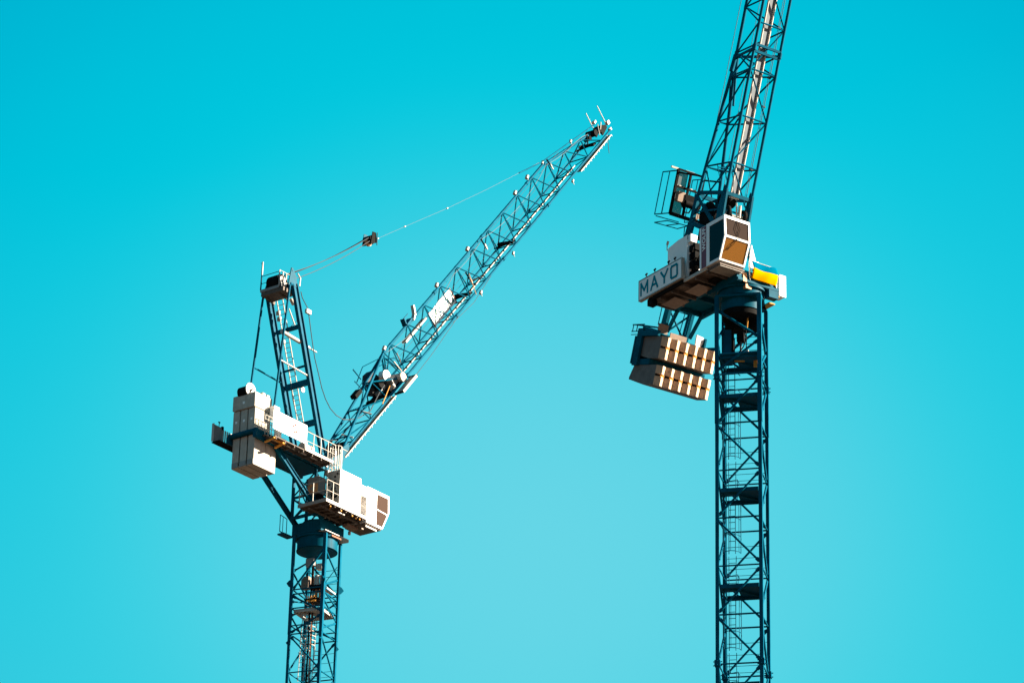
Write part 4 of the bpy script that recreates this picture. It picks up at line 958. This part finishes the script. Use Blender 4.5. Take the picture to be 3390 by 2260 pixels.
# floodlight unit on top
b = MB(); b.beam((14.9, 0, 2.30), (15.8, 0, 2.34), .5, .12, mi=1); b.beam((15.0, 0, 2.75), (15.9, 0, 2.75), .06, .05, mi=1); b.beam((14.9, 0, 2.3), (15.0, 0, 2.8), .4, .1, mi=1); b.beam((15.9, -.1, 2.15), (16.4, -.1, 2.4), .3, .1, mi=0); b.beam((16.35, -.1, 2.3), (16.75, -.1, 2.95), .28, .14, (1, 0, 0), mi=0)
b.build('flood_lamp', [M['galv'], M['teal']], jL)
b = MB(); b.box(14.3, 17.9, .25, .50, 1.24, 1.28, 0); b.box(14.3, 17.9, .18, .245, 1.18, 1.34, 1); b.box(14.3, 17.9, .505, .56, 1.18, 1.34, 1); b.build('rescue_board', [M['mesh'], M['strip']], jL)
# hoist winch
b = MB()
b.prism([(8.1, .35, .45), (8.2, .35, 1.5), (8.7, .35, 1.85), (9.3, .35, 1.8), (9.75, .35, 1.0), (9.6, .35, .1), (8.9, .35, -.1)], (0, .5, 0), 0)
b.tube((8.95, .35, .85), (8.95, -.25, .85), .42, 24, 1)
b.box(8.3, 9.5, -.05, .34, .2, .45, 2)
b.build('winch_drum', [M['grime'], M['dark'], M['grey']], jL)
b = MB(); b.tube((9.75, .15, .95), (9.75, -.3, .95), .42, 24, 0); b.prism([(9.2, -.05, .2), (9.9, -.05, .2), (10.1, -.05, .9), (9.5, -.05, .9)], (0, .3, 0), 1); b.build('winch_cover', [M['white'], M['grey']], jL)
b = MB(); b.tube((10.25, .1, .35), (10.35, -1.0, .25), .34, 24, 0); b.tube((10.35, -1.0, .25), (10.36, -1.12, .25), .38, 24, 1); b.box(9.5, 10.2, -.7, .1, .1, .6, 0); b.tube((9.2, -.9, .3), (9.0, -.5, .1), .14, 12, 1)
b.build('winch_motor', [M['grey'], M['strip']], jL)
b = MB(); b.box(8.2, 10.9, -.85, .85, -.06, .0, 0); b.beam((7.9, -.85, .2), (7.6, .85, .2), .3, .1, mi=0); b.box(5.6, 6.5, -.2, .3, 1.55, 1.85, 0)
b.box(8.8, 11.1, -1.62, -.98, -.22, -.18, 1)
b.box(8.8, 11.1, -1.70, -1.63, -.30, -.10, 2); b.box(8.8, 11.1, -1.30, -1.25, -.28, -.12, 2); b.beam((8.8, -1.7, -.2), (8.75, -.9, -.2), .08, .16, mi=0); b.beam((11.1, -1.7, -.2), (11.1, -.9, -.2), .08, .16, mi=0)
b.build('winch_platform', [M['dark'], M['galv'], M['strip']], jL)
b = MB(); b.tube((7.05, 0, 3.2), (7.3, 0, 2.2), .05, 8); b.tube((6.8, .2, 2.4), (7.0, .1, 1.5), .04, 8); b.build('rail_post', M['teal'], jL); b = MB(); b.beam((10.9, -.6, 1.4), (10.9, -.8, .5), .05, .05); b.build('rail_post', M['strip'], jL); b = MB(); b.beam((11.8, -.5, 1.6), (11.4, -.7, .9), .08, .03); b.build('rail_post', M['strip'], jL)
b = MB(); b.path([(7.7, .8, 1.9), (8.8, .5, 2.5), (10.2, 0, 2.2), (11.2, -.6, 1.5), (11.4, -.8, .9)], .035); b.path([(7.5, .8, 1.5), (9.0, .3, 1.9), (10.4, -.3, 1.7), (11.2, -.8, .6)], .03); b.build('railing', M['teal'], jL)
b = MB(); b.beam((5.0, -.1, 1.0), (5.3, -.9, .2), .05, .1); b.beam((2.2, -.1, .6), (2.2, -.9, .15), .05, .1); b.build('cable_tray', M['galv'], jL)
b = MB(); b.beam((8.6, -1.0, .6), (6.9, -.95, .1), .05, .05); b.build('spreader_bar', M['amber'], jL)
b = MB(); b.box(-.1, 1.6, -.75, .6, .0, .3); b.tube((.9, -.6, .35), (.9, .5, .35), .22, 12); b.build('foot_frame', M['dark'], jL)
# tip
b = MB()
for y in (-.32, .32): b.prism([(50.1, y-.04, -.1), (51.2, y-.04, .08), (51.15, y-.04, .38), (50.4, y-.04, .62), (49.8, y-.04, .45)], (0, .08, 0))
b.tube((50.6, -.35, .35), (50.6, .35, .35), .26, 20); b.tube((49.2, -.45, .6), (49.2, .45, .6), .28, 16); b.tube((48.3, -.3, .6), (48.3, .3, .6), .2, 14); b.beam((47.2, -.5, .5), (48.6, 0, .95), .08, .08)
b.build('tip_sheave', M['dark'], jL)
b = MB()
for s, y in ((50.35, .35), (51.35, -.3)): b.tube((s, y, .5), (s+.05, y, 2.05), .035, 8)
b.box(51.5, 51.85, -.4, -.15, .15, .45); b.box(51.2, 51.5, -.5, -.3, -.3, -.1); b.tube((50.2, -.3, .9), (49.4, -.5, .2), .04, 6); b.tube((50.8, -.3, .8), (49.9, -.5, .5), .04, 6); b.box(50.7, 51.0, .2, .5, .85, 1.05)
b.build('tip_mast', M['galv'], jL)
b = MB(); b.path([(49.6, -.9, -.4), (49.1, -.95, -.8), (48.8, -.9, -1.3)], .025); b.build('loose_cable', M['rope'], jL)

# ================================================================== LEFT CRANE : LUFFING ROPES AND PENDANTS
b = MB()
for k, (y0_, y1_, za) in enumerate(((-.45, -.25, 99.95), (-.2, -.05, 99.9), (.15, .1, 99.85), (-1.0, -.3, 99.35))):
    p0, p1 = Vector((-5.3, y0_, za)), Vector((3.9, y1_, 106.35 + (.15 if k < 3 else -.15)))
    pts = [p0.lerp(p1, t/8) - Vector((0, 0, .28*4*(t/8)*(1-t/8))) for t in range(9)]; b.path(pts, .026, 5)
b.build('luffing_rope', M['rope'], L)
b = MB(); b.tube((4.1, -.35, 106.4), (4.1, .35, 106.4), .30, 20, 0); b.prism([(3.85, -.42, 105.9), (4.55, -.42, 106.25), (4.4, -.42, 107.0), (4.0, -.42, 106.95)], (0, .05, 0), 0); b.prism([(3.85, .38, 105.9), (4.55, .38, 106.25), (4.4, .38, 107.0), (4.0, .38, 106.95)], (0, .05, 0), 2); b.tube((4.05, -.1, 106.2), (4.05, .1, 106.2), .30, 14, 1); b.beam((4.45, -.5, 107.0), (4.45, -.5, 106.0), .06, .04, mi=2); b.prism([(4.5, -.1, 106.2), (4.5, -.1, 106.9), (5.1, -.1, 106.85)], (0, .2, 0), 2)
b.build('pulley_block', [M['dark'], M['orange'], M['teal2']], L)
pend = [(4.9, 0, 106.78), (8.16, 0, 109.1), (13.12, 0, 112.6), (18.0, 0, 116.2), (22.86, 0, 119.9), (24.6, 0, 121.25)]
b = MB(); b.path(pend, .012, 6, 0)
b.build('pendant_rope', M['lightrope'], L)
b = MB()
for p in ((8.16, 0, 109.1), (13.12, 0, 112.6), (5.1, 0, 106.9)): b.tube((p[0]-.05, 0, p[2]-.03), (p[0]+.08, 0, p[2]+.06), .055, 8, 0)
b.build('rope_link', [M['galv']], L)
def jl(s, h): return (1.0+s*cos(thL)-h*sin(thL), 0, 88.25+s*sin(thL)+h*cos(thL))
b = MB(); b.path([(22.0, 0, 119.25), jl(40.8, 2.42), jl(50.3, .95)], .05, 8); b.build('pendant_bar', M['teal'], L)
